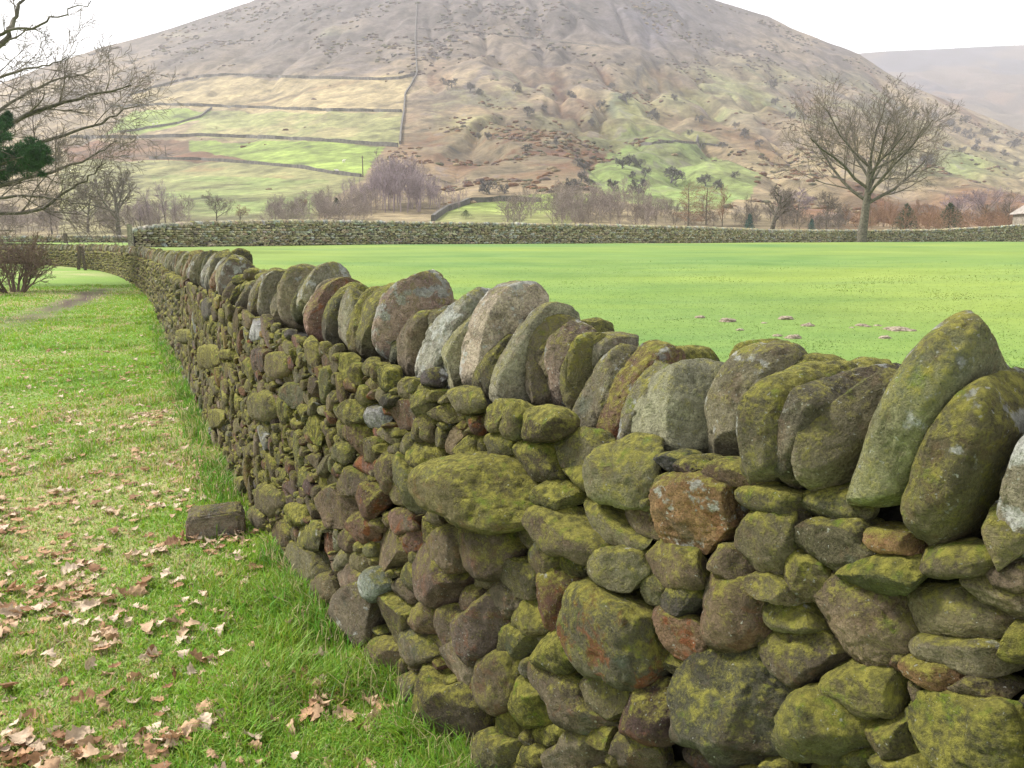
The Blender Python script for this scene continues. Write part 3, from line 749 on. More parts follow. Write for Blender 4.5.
# ------------------------------------------------------------------ field walls
def rubble_wall(name, pts, hts, label, stone=(.2, .11), thick=.42, seed=0, cope=True, lvl=1, parts=('wall_core', 'rubble', 'coping')):
    """free-standing wall through plan points with base z; real stones on the side towards the camera and on top"""
    r = np.random.default_rng(seed); P = np.array(pts, float)
    L = np.concatenate([[0], np.cumsum(np.linalg.norm(np.diff(P[:, :2], axis=0), axis=1))])
    at = lambda s: np.stack([np.interp(s, L, P[:, k]) for k in range(3)], -1)
    hh = lambda s: np.interp(s, L, hts)
    root = empty(name, tuple(P[0]), label, 'wall')
    acc = Acc(); ac2 = Acc(); U, T = ico(lvl)
    s = 0; z = 0
    maxh = max(hts)
    while z < maxh:
        h = r.uniform(.7, 1.3) * stone[1]; s = r.uniform(0, .1)
        while s < L[-1]:
            ln = r.uniform(.5, 1.5) * stone[0]; sm = s + ln / 2
            if z + h * .6 < hh(sm) - (.18 if cope else 0):
                c = at(sm); e = at(sm + .05) - at(sm - .05); e[2] = 0; e /= np.linalg.norm(e) + 1e-9; nn = np.array([e[1], -e[0], 0])
                if nn[1] > 0: nn = -nn
                f = np.sign(U) * np.abs(U) ** .7 * np.array([ln * .53, thick * .3, h * .54]); f = f * (1 + r.uniform(-.14, .14, (len(f), 1)))
                an = r.normal(0, .15); f0 = f[:, 0] * math.cos(an) - f[:, 2] * math.sin(an); f2 = f[:, 0] * math.sin(an) + f[:, 2] * math.cos(an)
                V = c + f0[:, None] * e + f[:, 1:2] * nn + nn * (thick * .26 + r.normal(0, .025)) + np.stack([0 * f2, 0 * f2, f2 + z + h / 2], 1)
                u = r.uniform(); cl = 'k' if u < .3 else 'c' if u < .72 else 'g' if u < .78 else 'd' if u < .86 else 'w'
                ta, fa = stone_attrs(cl, len(V), r); ta[:, :3] *= 2.1; fa[:, 0] *= .35; acc.add(V, T, tint=ta, fx=fa)
            s += ln
        z += h
    s = 0
    while cope and s < L[-1]:
        w = r.uniform(.12, .24); sm = s + w / 2; c = at(sm); e = at(sm + .05) - at(sm - .05); e[2] = 0; e /= np.linalg.norm(e) + 1e-9; nn = np.array([e[1], -e[0], 0])
        hgt = r.uniform(.2, .34); f = np.sign(U) * np.abs(U) ** .75 * np.array([w * .52, thick * .58, hgt / 2]) * (1 + r.uniform(-.12, .12, (len(U), 1)))
        t = r.normal(.25, .15); f0 = f[:, 0] + f[:, 2] * t
        V = c + f0[:, None] * e + f[:, 1:2] * nn + np.stack([0 * f0, 0 * f0, f[:, 2] + hh(sm) - .16], 1)
        ta, fa = stone_attrs(r.choice(list('ccw')), len(V), r); ta[:, :3] *= 1.7; fa[:, 0] *= .4; ac2.add(V, T, tint=ta, fx=fa); s += w * .98
    ss = np.arange(0, L[-1] + .01, .5); c = at(ss); e = np.gradient(c, axis=0); e[:, 2] = 0; e /= np.linalg.norm(e, axis=1)[:, None]; nn = np.stack([e[:, 1], -e[:, 0], 0 * ss], 1)
    t = thick * .4; up = np.stack([0 * ss, 0 * ss, hh(ss) - (.2 if cope else .05)], 1)
    G = np.stack([c - nn * t - (0, 0, .4), c + nn * t - (0, 0, .4), c + nn * t * .8 + up, c - nn * t * .8 + up], 1); m = len(ss)
    idx = np.arange(m * 4).reshape(m, 4); Q = np.concatenate([np.stack([idx[:-1, j], idx[1:, j], idx[1:, (j + 1) % 4], idx[:-1, (j + 1) % 4]], 1) for j in range(4)] + [idx[:1], idx[-1:, ::-1]])
    local_part(parts[0], G.reshape(-1, 3), root, M_CORE, None, Q, None, False)
    V, T_, Q_, A = acc.get(); tag(local_part(parts[1], V, root, M_STONE, T_, Q_, A), kind='stuff')
    if cope: V, T_, Q_, A = ac2.get(); tag(local_part(parts[2], V, root, M_STONE, T_, Q_, A), kind='stuff')
    return root
def zf(x, y): return float(z_field(np.array([x]), np.array([y]))[0])
FW = []
for px, top, D in [(133, 227, 37), (165, 222.5, 38), (210, 220, 41), (260, 219.5, 44), (312, 219, 47), (400, 220.5, 50), (512, 222, 53), (620, 224, 57), (700, 226, 62), (770, 229, 69), (862, 229.5, 77), (930, 229, 79), (985, 226, 79), (1030, 223, 78), (1090, 219, 77), (1160, 215, 77)]:
    q = at_y(px, 240, D); FW.append((q[0], q[1], zf(q[0], q[1]) - .05, at_y(px, top, D)[2]))
FW = np.array(FW); rubble_wall('field_wall', FW[:, :3], FW[:, 3] - FW[:, 2], 'long grey dry stone wall along the far edge of the green field', (.24, .10), seed=3)
LW = []
for px, top, D in [(-120, 236, 58), (-20, 235, 57), (60, 235, 57), (110, 235, 58), (136, 235, 60)]:
    q = at_y(px, 240, D); LW.append((q[0], q[1], zf(q[0], q[1]) - .1, at_y(px, top, D)[2]))
LW = np.array(LW); LW[:, 2] = LW[:, 3] - .95; rubble_wall('field_wall', LW[:, :3], LW[:, 3] - LW[:, 2], 'low grey wall far behind the gatepost, beyond the strip of grass at the left', (.28, .12), seed=4)
def box_part(name, c, s, parent, mat, bev=.02, rotz=0., tilt=0.0):
    import bmesh
    bm = bmesh.new(); bmesh.ops.create_cube(bm, size=1)
    for v in bm.verts: v.co = Vector((v.co.x * s[0], v.co.y * s[1], v.co.z * s[2]))
    if bev: bmesh.ops.bevel(bm, geom=bm.edges[:], offset=bev, segments=2, affect='EDGES')
    me = bpy.data.meshes.new(name); bm.to_mesh(me); bm.free()
    o = link(name, me, mat, parent, Vector(c) - (Vector(parent.location) if parent else Vector((0, 0, 0)))); o.rotation_euler = (0, tilt, rotz); return o
q = at_y(130.5, 240, 36.6); zb = zf(q[0], q[1])
g = box_part('gatepost', (q[0], q[1], zb + .40), (.2, .2, 1.25), None, M_POST, .03, .2)
tag(g, 'pale stone gatepost standing at the left end of the long far field wall', 'gatepost')
for i, (a, b, lean) in enumerate([(77, 265, .10), (82, 266, -.07)]):
    q = at_y(a, 240, 40.5 - i * .6)
    o = box_part('fence_post', (q[0], q[1], .70), (.14, .12, 1.35), None, M_WOOD, .015, .4, lean)
    tag(o, ['dark wooden fence post leaning right beside the bend of the stone wall', 'dark wooden fence post leaning left beside the bend of the stone wall'][i], 'fence post', 'fence posts by the wall bend')
q = at_z(66, 263, .3)
o = box_part('fence_post', (at_y(66, 243, 50)[0], 50, 1.5), (.2, .16, 1.3), None, M_WOOD, .02); tag(o, 'short grey post on the grass strip behind the bend of the wall', 'fence post')
#%%PART4
# ------------------------------------------------------------------ hills
RIDGE = np.array([(-420, 210), (-250, 165), (-120, 120), (0, 84), (55, 63), (100, 48), (143, 36), (175, 27), (250, 2), (320, -30), (400, -58), (480, -72), (560, -66), (640, -38), (715, 0), (745, 9), (768, 16), (792, 28), (830, 43), (860, 54), (885, 71), (911, 86), (941, 98), (1024, 131), (1100, 160), (1250, 200), (1450, 222)], float)
def ridge_row(px): return np.interp(px, RIDGE[:, 0], RIDGE[:, 1])
Y0, ROW0 = 105.0, 240.0
def ridge_Y(px): return np.interp(px, [-420, 0, 250, 500, 750, 1024, 1450], [560, 700, 820, 900, 880, 760, 500])
def hill_row(px, u): return ROW0 + (ridge_row(px) - ROW0) * np.clip(u, 0, 1) ** .85
def hill_noise(x, y, u):
    e = np.clip(u, 0, 1.3); k = np.clip(e * 3, 0, 1) * np.clip((1.02 - e) * 5, .12, 1)
    n = fbm2(x, y, 95, 5, 71, .5); rg = 1 - np.abs(fbm2(x * 1.0 + .3 * y, y * .45, 55, 4, 73)) * 2.2
    px_, row_, _ = project(np.stack([np.ravel(x), np.ravel(y), np.full(np.size(x), 40.)], 1)); calm = 1 - .75 * (sstep(90, 140, px_) * sstep(430, 405, px_)).reshape(np.shape(x)) * np.clip(1.6 - 2 * e, 0, 1)
    wild = 1 + .7 * sstep(430, 500, px_).reshape(np.shape(x)); calm = calm * wild
    return calm * (n * 6 + rg * 3 - 1.5 - 3.2 * np.clip(1 - np.abs(fbm2(x, y * .35, 34, 4, 89)) * 4.5, 0, 1) * np.clip(1.4 - 1.6 * np.abs(e - .45), 0, 1)) * k
def hill_point(px, u, noise=True):
    px = np.asarray(px, float); u = np.asarray(u, float)
    Yd = Y0 + (ridge_Y(px) - Y0) * u
    row = hill_row(px, u)
    xr = (px - 512) / F; yr_ = (384 - row) / F
    dy = _c + yr_ * _s; t = Yd / dy
    x = xr * t; z = H + t * (-_s + yr_ * _c)
    back = np.clip(u - 1, 0, 9); z = z - back * 420 * (back + .15)
    if noise: z = z + hill_noise(x, Yd, u)
    return x, Yd, z
def on_hill(px, py):
    u = np.clip((ROW0 - py) / (ROW0 - ridge_row(px)), 0, 1) ** (1 / .85)
    for _ in range(6):
        P = np.array(hill_point(np.array([px]), np.array([u]))).ravel(); row = project(P)[1][0]
        u = float(np.clip(u + (row - py) / (ROW0 - ridge_row(px)) * .7, 0, 1.0))
    return P
def inpoly(px, py, poly):
    poly = np.asarray(poly, float); r = np.zeros(px.shape, bool); j = len(poly) - 1
    for i in range(len(poly)):
        xi, yi = poly[i]; xj, yj = poly[j]
        c = ((yi > py) != (yj > py)) & (px < (xj - xi) * (py - yi) / (yj - yi + 1e-9) + xi); r ^= c; j = i
    return r
pxs = np.arange(-420, 1460, 2.0); us = np.concatenate([np.linspace(0, 1, 330), np.linspace(1.01, 1.35, 18)])
PXg, Ug = np.meshgrid(pxs, us, indexing='ij')
hx, hy, hz = hill_point(PXg, Ug)
ROW = hill_row(PXg, Ug)
def land_cover(px, row, x, y):
    w1 = fbm2(x, y, 60, 5, 81); w2 = fbm2(x, y, 18, 4, 83); w3 = fbm2(x * .5, y, 26, 4, 85, .6)
    jx = px + 7 * w1 + 3 * w2; jy = row + 4 * w1 + 2 * w2
    w1, w2, w3 = 2.1 * w1, 2.1 * w2, 2.1 * w3
    fine = 2.0 * fbm2(x, y, 7, 4, 87, .65); vert = 1 - np.abs(fbm2(x, y * .35, 34, 4, 89)) * 4.5   # ribs and gullies running down the slope
    vert = np.clip(vert, 0, 1)
    C_ = lambda *c: np.array(c)
    tan, pink, heath, green, lime, brack, dry, dark = C_(.185, .145, .085), C_(.165, .128, .09), C_(.088, .074, .068), C_(.125, .175, .05), C_(.165, .225, .045), C_(.092, .043, .021), C_(.235, .19, .10), C_(.05, .043, .042)
    c = np.broadcast_to(tan, px.shape + (3,)).copy()
    def lay(col, k):
        nonlocal c
        k = np.clip(k, 0, 1)[..., None]; c = c * (1 - k) + col * k
    up = sstep(150, 80, jy)
    lay(pink, up * .8)
    lay(dry, sstep(.2, .7, w2) * .4 * sstep(40, 90, jy))
    lay(heath, sstep(88, 25, jy + 22 * w1 + .05 * np.abs(jx - 400)) * .9)
    lay(heath, sstep(.1, .55, w3) * .65 * sstep(150, 70, jy))
    lay(dark, sstep(.35, .8, w3 + .4 * w2) * .55 * sstep(120, 30, jy) * (jx > 330))
    lay(np.array([.085, .08, .10]), np.exp(-(((jx - 655) / 46) ** 2 + ((jy - 18) / 28) ** 2)) * .9 * (.7 + .6 * w2))
    lay(heath, np.exp(-(((jx - 700) / 30) ** 2 + ((jy - 40) / 22) ** 2)) * .7 * (.7 + w2))
    lay(green * .85, sstep(.0, .5, w1 + .6 * w2) * .6 * np.exp(-(((jx - 270) / 90) ** 2 + ((jy - 42) / 10) ** 2)))
    bk = sstep(-.3, .25, (.35 * w1 + .5 * w2 + .4 * fine + .2)) * np.exp(-(((jx - 540) / 140) ** 2 + ((jy - 150 - .05 * (jx - 540)) / 29) ** 2))
    lay(brack, bk * 1.7)
    lay(dry, np.exp(-(((jx - 465) / 28) ** 2 + ((jy - 124) / 11) ** 2)) * .9)
    lay(brack * .9, vert ** 2 * sstep(55, 75, jy) * sstep(160, 130, jy) * (jx > 430) * .8)
    lay(green, sstep(.2, .7, -w1 + .5 * fine) * sstep(60, 80, jy) * sstep(150, 120, jy) * (jx > 430) * .25)
    for x0, sl, y0, y1, wd, cc, kk in ((585, .9, 55, 130, 5, brack, .9), (545, .75, 60, 120, 4, brack * .9, .7), (610, .4, 70, 118, 3.5, dark * 1.5, .6), (680, .5, 75, 145, 4, brack * .8, .85), (655, -.75, 60, 125, 4, dark * 1.3, .7), (505, -1.0, 65, 120, 4, dark * 1.7, .5), (730, 1.1, 70, 130, 5, brack, .6)):
        lay(cc, np.exp(-((jx + 9 * w2 - x0 - sl * (jy - y0)) / wd) ** 2) * sstep(y0, y0 + 10, jy) * sstep(y1, y1 - 12, jy) * kk * (1.1 + .9 * w2))
    for k_ in range(3):
        lay((brack, dark * 1.6, brack * .9)[k_], np.exp(-((jy - (.42 * (jx - 690 - 45 * k_) + 118)) / (8, 4, 5)[k_]) ** 2) * ((jx > 690 + 30 * k_) & (jx < 990)) * (.75, .5, .5)[k_] * (.7 + w2))
    lay(heath, np.exp(-(((jx - 640) / 45) ** 2 + ((jy - 62) / 5) ** 2)) * .8)
    lay(green, np.exp(-(((jx - 720) / 50) ** 2 + ((jy - 97) / 24) ** 2)) * .45 * (1 + w2))
    lay(green, np.exp(-(((jx - 632) / 26) ** 2 + ((jy - 112) / 24) ** 2)) * .5)
    P = lambda pts: inpoly(px + .8 * w2, row + .6 * w2, pts).astype(float)
    lay(green * 1.05, P([(588, 166), (610, 150), (650, 144), (705, 146), (745, 160), (765, 178), (745, 200), (700, 215), (610, 205), (588, 190)]) * (.85 + .2 * w2))
    lay(green * .9, P([(560, 140), (620, 128), (690, 126), (720, 140), (650, 146), (600, 150)]) * .45)
    lay(dry, np.exp(-(((jx - 775) / 60) ** 2 + ((jy - 165) / 14) ** 2)) * .8)
    lay(dry, P([(130, 92), (150, 88), (200, 78), (415, 75), (403, 112), (330, 111), (200, 106), (140, 107)]) * .9)
    lay(brack, P([(130, 92), (415, 75), (403, 112), (140, 107)]) * sstep(.55, .8, 1 - np.abs(jy + .22 * (jx - 300) - 92) / 6) * .35)
    lay(dry * .45 + green * .6, P([(212, 107), (330, 111), (403, 112), (398, 147), (330, 143), (250, 139), (185, 136), (200, 117)]) * (.9 + .2 * w1))
    lay(dry * .8, P([(212, 107), (403, 112), (398, 147), (185, 136)]) * sstep(.1, .6, w2) * .6)
    lay(lime * .85, P([(135, 107), (212, 107), (200, 117), (140, 131), (100, 130)]) * .9)
    lay(brack * 1.15, P([(60, 137), (190, 140), (188, 150), (270, 164), (165, 162), (70, 158)]) * (.8 + .3 * w2))
    lay(lime, P([(188, 140), (250, 140), (330, 143), (385, 147), (365, 176), (330, 171), (250, 162), (190, 150)]) * .95)
    lay(dry * .5 + green * .5, P([(60, 160), (165, 162), (250, 164), (330, 173), (365, 178), (330, 200), (300, 242), (60, 242)]) * .9)
    lay(brack * 1.3, P([(60, 160), (165, 162), (250, 164), (330, 173), (365, 178), (330, 200), (300, 242), (60, 242)]) * sstep(.25, .7, w2 + .4 * fine) * sstep(200, 165, jy) * .5)
    lay(green, P([(150, 175), (330, 180), (300, 235), (180, 235)]) * .55 * (.8 + w2))
    lay(lime, P([(430, 220), (470, 202), (540, 196), (600, 200), (560, 235), (430, 242)]) * .9)
    lay(green, np.exp(-(((jx - 960) / 55) ** 2 + ((jy - 165) / 14) ** 2)) * .75)
    lay(dark * 1.8, np.exp(-(((jx - 925) / 26) ** 2 + ((jy - 163) / 9) ** 2)) * .5)
    lay(brack * 1.3, sstep(186, 203, jy) * (jx > 780) * (.7 + .4 * w2))
    # tussocks, outcrops and rough growth
    lay(dark * 1.6, sstep(.55, .95, fine + .4 * w3) * .6 * ((jx > 410) | (jy < 75)))
    lay(C_(.14, .115, .065), sstep(206, 222, row) * .6)
    c = c * (.80 + .14 * sstep(40, 120, row))[..., None] * (1 + .22 * w2 + .16 * w1 + .55 * fine)[..., None]
    return np.clip(c, .02, 1)
hc = land_cover(PXg, ROW, hx, hy)
M_HILL = attr_mat('moorland_hillside', scale=.34, lo=.5, hi=1.5, bump=.6, bdist=1.5, detail=9)
me = make_mesh('hill', np.stack([hx, hy, hz], -1).reshape(-1, 3), None, grid_quads(*PXg.shape)[:, ::-1], {'tint': hc.reshape(-1, 3)})
tag(link('hill', me, M_HILL), kind='structure')
# heather, bracken and rush clumps standing on the slope
r = np.random.default_rng(313); nC = 60000
cpx = r.uniform(90, 1040, nC); cu = r.uniform(.06, .98, nC) ** .9
cx_, cy_, cz_ = hill_point(cpx, cu); crow = hill_row(cpx, cu)
cw = 2.1 * fbm2(cx_, cy_, 40, 4, 301); cw2 = 2.1 * fbm2(cx_, cy_, 12, 3, 303)
infield = inpoly(cpx, crow, [(60, 160), (130, 92), (150, 88), (200, 77), (415, 74), (402, 147), (365, 178), (300, 242), (60, 242)]) | inpoly(cpx, crow, [(588, 166), (650, 144), (745, 158), (765, 178), (700, 215), (600, 205)])
dens = sstep(.05, .8, cw + .5 * cw2) * np.where(infield, .02, 1) * np.where(crow < 0, .3, 1) * (.4 + .6 * np.exp(-(((cpx - 540) / 130) ** 2 + ((crow - 152) / 26) ** 2)))
kp = r.uniform(0, 1, nC) < dens; cpx, cu, cx_, cy_, cz_, crow, cw = [a[kp] for a in (cpx, cu, cx_, cy_, cz_, crow, cw)]; nC = len(cx_); print('clumps', nC)
U0, T0 = ico(1); R0 = r.uniform(.35, 1.15, nC) * (1 + .5 * sstep(90, 40, crow))
Vc = np.stack([cx_, cy_, cz_], 1)[:, None] + U0[None] * (R0[:, None, None] * np.array([1.25, 1.0, .62])) * (1 + r.uniform(-.3, .3, (nC, len(U0), 1)))
pal = np.array([(.085, .060, .050), (.105, .052, .026), (.075, .072, .040), (.15, .115, .065), (.06, .055, .055)])
ci = np.where(crow < 80, r.choice([0, 0, 2, 4, 3], nC), r.choice([1, 1, 2, 3, 0], nC)); cc = pal[ci] * r.uniform(.8, 1.3, (nC, 1))
me = make_mesh('heather_clumps', Vc.reshape(-1, 3), (T0[None] + (np.arange(nC) * len(U0))[:, None, None]).reshape(-1, 3), None, {'tint': np.repeat(cc, len(U0), 0)})
tag(link('heather_clumps', me, attr_mat('heather_and_bracken', scale=2.0, lo=.7, hi=1.3)), 'brown heather, bracken and rush clumps dotted thickly over the hillside', 'heather', kind='stuff')
# the second, farther hill on the right
R2 = np.array([(600, 120), (760, 75), (862, 53), (890, 51), (940, 49), (985, 46.5), (1024, 45), (1150, 42), (1300, 50), (1500, 90)], float)
pg, ug = np.meshgrid(np.arange(600, 1500, 4.), np.concatenate([np.linspace(0, 1, 120), np.linspace(1.02, 1.3, 8)]), indexing='ij')
def far_point(px, u):
    Yd = 950 + 900 * u; row = 170 + (np.interp(px, R2[:, 0], R2[:, 1]) - 170) * np.clip(u, 0, 1) ** .8
    xr = (px - 512) / F; yv = (384 - row) / F; t = Yd / (_c + yv * _s); z = H + t * (-_s + yv * _c) - np.clip(u - 1, 0, 1) * 300
    x = xr * t; k = np.clip(u * 4, 0, 1) * np.clip((1 - u) * 4, 0, 1)
    return x, Yd, z + k * (34 * fbm2(x, Yd, 170, 5, 91) - 34 * np.abs(fbm2(x, Yd * .4, 90, 4, 93))), row
fx_, fy_, fz_, frow = far_point(pg, ug)
w = fbm2(fx_, fy_, 110, 5, 95); w2 = fbm2(fx_, fy_, 40, 4, 97)
fc = np.array([.11, .085, .07]) + 0 * w[..., None]
k = sstep(-.08, .12, w)[..., None]; fc = fc * (1 - k) + np.array([.055, .056, .075]) * k
k = (np.exp(-((frow - 92 - .1 * (pg - 960)) / 10) ** 2) * sstep(-.1, .2, w2) * .8)[..., None]; fc = fc * (1 - k) + np.array([.15, .095, .06]) * k
k = sstep(98, 112, frow)[..., None] * .7; fc = fc * (1 - k) + np.array([.17, .135, .085]) * k
me = make_mesh('far_hill', np.stack([fx_, fy_, fz_], -1).reshape(-1, 3), None, grid_quads(*pg.shape)[:, ::-1], {'tint': np.clip(fc * .55 * (1 + .7 * w2[..., None]), .02, 1).reshape(-1, 3)})
tag(link('far_hill', me, M_HILL), kind='structure')

# field walls on the hillside
def hill_wall(pts, label, wd=1.0, ht=1.5):
    P = np.array(pts, float); L = np.concatenate([[0], np.cumsum(np.hypot(*np.diff(P, axis=0).T))]); s = np.arange(0, L[-1] + .01, 2.0)
    S = np.array([on_hill(np.interp(q, L, P[:, 0]), np.interp(q, L, P[:, 1])) for q in s])
    e = np.gradient(S, axis=0); e[:, 2] = 0; e /= np.linalg.norm(e, axis=1)[:, None] + 1e-9; nn = np.stack([e[:, 1], -e[:, 0], 0 * s], 1)
    hh = ht * .85 * (1 + .25 * vnoise(S / 6, 3))[:, None] * np.array([0, 0, 1])
    G = np.stack([S - nn * wd / 2 - (0, 0, 1.5), S - nn * wd * .35 + hh, S + nn * wd * .35 + hh, S + nn * wd / 2 - (0, 0, 1.5)], 1); m = len(s); idx = np.arange(m * 4).reshape(m, 4)
    Q = np.concatenate([np.stack([idx[:-1, j], idx[1:, j], idx[1:, j + 1], idx[:-1, j + 1]], 1) for j in range(3)] + [idx[:1], idx[-1:, ::-1]])
    me = make_mesh('hillside_wall', G.reshape(-1, 3) - S[0], None, Q, None, False)
    tag(link('hillside_wall', me, M_HILLWALL, None, tuple(S[0])), label, 'wall', 'stone walls dividing the fields on the hill')
for pts, lab, wd, ht in [
    ([(128, 96), (150, 89), (175, 82), (200, 77), (230, 75), (300, 78), (380, 80), (400, 79), (415, 75)], 'uppermost thin grey wall running level across the top of the pale hillside fields', 1.0, 1.6),
    ([(110, 107), (160, 105), (200, 106), (256, 108), (330, 111), (403, 112)], 'thin grey wall across the hillside between the upper two pale fields', 1.0, 1.5),
    ([(120, 133), (145, 129), (180, 123), (200, 117), (212, 108)], 'short slanting wall below the small bright green hillside field', .9, 1.3),
    ([(70, 138), (140, 138), (200, 136), (256, 138), (320, 141), (370, 145), (398, 147)], 'grey wall along the top edge of the bright green hillside field', 1.0, 1.5),
    ([(150, 159), (200, 160), (256, 164), (300, 168), (335, 174), (362, 177)], 'lowest hillside wall along the bottom edge of the bright green field', .8, 1.1),
    ([(417, 4), (415, 40), (417, 74), (412, 84), (405, 95), (404, 112), (401, 130), (400, 146)], 'wall running straight down the hillside at the right end of the fields', .9, 1.3),
    ([(418, 29), (470, 32), (530, 38), (600, 47)], 'faint wall running right across the heather high on the hill', .6, .7),
    ([(540, 202), (500, 201), (470, 203), (445, 212), (432, 222)], 'wall curving round the lime green field just above the valley trees', .8, 1.2),
    ([(640, 145), (662, 143), (690, 143), (720, 146)], 'short broken wall above the green patch with hawthorns', .7, 1.0)]:
    hill_wall(pts, lab, wd, ht)

# ------------------------------------------------------------------ bare trees
def tube(acc, pts, rad, sides):
    P = np.asarray(pts, float); n = len(P); d = np.gradient(P, axis=0); d /= np.linalg.norm(d, axis=1)[:, None] + 1e-9
    ref = np.array([0, 0, 1.0]) if abs(d[0, 2]) < .9 else np.array([1.0, 0, 0])
    a = np.cross(d, ref); a /= np.linalg.norm(a, axis=1)[:, None] + 1e-9; b = np.cross(d, a)
    th = np.arange(sides) / sides * 2 * PI
    V = P[:, None] + (a[:, None] * np.cos(th)[None, :, None] + b[:, None] * np.sin(th)[None, :, None]) * np.asarray(rad)[:, None, None]
    i = np.arange(n * sides).reshape(n, sides); j = np.roll(i, -1, 1)
    acc.add(V.reshape(-1, 3), None, np.stack([i[:-1], j[:-1], j[1:], i[1:]], -1).reshape(-1, 4))
def grow(r, p, d, length, rad, lev, cfg, tr, cr):
    maxlev = cfg['levels']; ns = 7 if lev == 0 else 5 if lev < maxlev else 3
    pts = [np.array(p, float)]; rads = [rad]; d = np.array(d, float); d /= np.linalg.norm(d)
    for i in range(ns):
        d = d + r.normal(0, cfg['wig'][min(lev, len(cfg['wig']) - 1)], 3) + np.array([0, 0, cfg['up'][min(lev, len(cfg['up']) - 1)]]); d /= np.linalg.norm(d)
        pts.append(pts[-1] + d * length / ns); rads.append(max(rad * (1 - (i + 1) / ns * cfg.get('taper', .65)), cfg['rmin']))
    tube(tr if lev <= cfg['trunk_lev'] else cr, pts, rads, 8 if lev == 0 else 5 if lev < 2 else 3)
    if lev >= maxlev: return
    grow_kids(r, pts, rads, length, lev, cfg, tr, cr)
def grow_kids(r, pts, rads, length, lev, cfg, tr, cr):
    n = cfg['kids'][min(lev, len(cfg['kids']) - 1)]; f0 = cfg['start'][min(lev, len(cfg['start']) - 1)]
    ns = len(pts) - 1; az0 = r.uniform(0, 6)
    for k in range(n):
        f = f0 + (1 - f0) * (k + r.uniform(.2, .9)) / n; x = f * ns; i = min(int(x), ns - 1); t = x - i
        p = pts[i] * (1 - t) + pts[i + 1] * t; base = pts[i + 1] - pts[i]; base = base / (np.linalg.norm(base) + 1e-9)
        az = az0 + k * 2.4 + r.normal(0, .4); a = np.cross(base, (.3, .2, .9)); a /= np.linalg.norm(a); b = np.cross(base, a)
        an = math.radians(r.normal(cfg['ang'][min(lev, len(cfg['ang']) - 1)], 9))
        dd = base * math.cos(an) + (a * math.cos(az) + b * math.sin(az)) * math.sin(an)
        rr = (rads[i] * (1 - t) + rads[i + 1] * t) * cfg.get('krad', .62)
        grow(r, p, dd, length * cfg['klen'][min(lev, len(cfg['klen']) - 1)] * r.uniform(.75, 1.2) * (1.15 - .45 * f), max(rr, cfg['rmin']), lev + 1, cfg, tr, cr)
CF = dict(levels=5, trunk_lev=1, kids=[9, 7, 6, 5, 3], wig=[.05, .11, .14, .17, .2], up=[.03, .09, .07, .05, .03], ang=[52, 44, 40, 38, 36], start=[.30, .25, .2, .2, .2], klen=[.70, .58, .56, .55, .55], rmin=.012, taper=.6)
def bare_tree(name, loc, h, seed, label, cat='tree', group=None, cfg=None, trunk_mat=None, twig_mat=None, d0=(0, 0, 1), r0=None, part=('trunk', 'crown'), L0=.55):
    r = np.random.default_rng(seed); c = dict(CF); c.update(cfg or {}); c['rmin'] *= h / 14
    tr, cr = Acc(), Acc(); grow(r, (0, 0, -.15), d0, h * L0, r0 or h * .024, 0, c, tr, cr)
    top = max(v[:, 2].max() for v in cr.V) if cr.V else h
    k = h / top
    root = empty(name, tuple(loc), label, cat, group)
    for nm, ac, mt in ((part[0], tr, trunk_mat or M_BARK), (part[1], cr, twig_mat or M_TWIG)):
        if ac.V: V, T, Q, _ = ac.get(); link(nm, make_mesh(nm, V * k, T, Q), mt, root)
    return root
def zt(px, D): q = at_y(px, 240, D); return (q[0], q[1], zf(q[0], q[1]))
# the lone tree standing at the far wall
loc = zt(862, 74.5)
bare_tree('bare_tree', loc, 14.9, 21, 'tall leafless tree with a broad rounded crown, alone in front of the far field wall', cfg=dict(levels=5, kids=[11, 8, 6, 5, 2], trunk_lev=1, start=[.46, .16, .15], ang=[56, 36, 32, 30], klen=[1.08, .58, .56, .55, .5], wig=[.05, .12, .14, .16, .2], rmin=.008, krad=.52, up=[.02, .075, .06, .06, .05]), r0=.40, L0=.41)
#%%PART5
# the spreading tree whose boughs hang in from the left; its trunk stands outside the picture
def limb_tree(name, base_px, Y, trunk_top, limbs, seed, label, r0, cfg, ratio=.5, loc_z=0.0):
    r = np.random.default_rng(seed); c = dict(CF); c.update(cfg); tr, cr = Acc(), Acc()
    b = at_y(base_px, 240, Y); b[2] = loc_z
    tp = at_y(base_px + 8, trunk_top, Y); n = 9
    tpts = [b + (tp - b) * k / (n - 1) + np.array([.12 * math.sin(k * 1.3), .1 * math.cos(k), 0]) * (k > 0) for k in range(n)]
    tube(tr, tpts, [r0 * (1.25 - .25 * min(k, 1)) * (1 - .75 * k / (n - 1)) for k in range(n)], 9)
    for L, rad, dy in limbs:
        P = np.array([at_y(a, bb, Y + dy * (k / max(len(L) - 1, 1))) for k, (a, bb) in enumerate(L)])
        P = _catmull(P, 4); P = P + r.normal(0, .05, P.shape) * np.linspace(0, 1, len(P))[:, None]
        rads = rad * (1 - .8 * np.linspace(0, 1, len(P))); tube(tr, P, rads, 6)
        ln = np.linalg.norm(np.diff(P, axis=0), axis=1).sum()
        grow_kids(r, list(P), list(rads), ln * ratio, 1, c, tr, cr)
    root = empty(name, tuple(b), label, 'tree')
    for nm, ac, mt in (('trunk', tr, M_BARK), ('crown', cr, M_TWIG)):
        V, T, Q, _ = ac.get(); link(nm, make_mesh(nm, V - b, T, Q), mt, root)
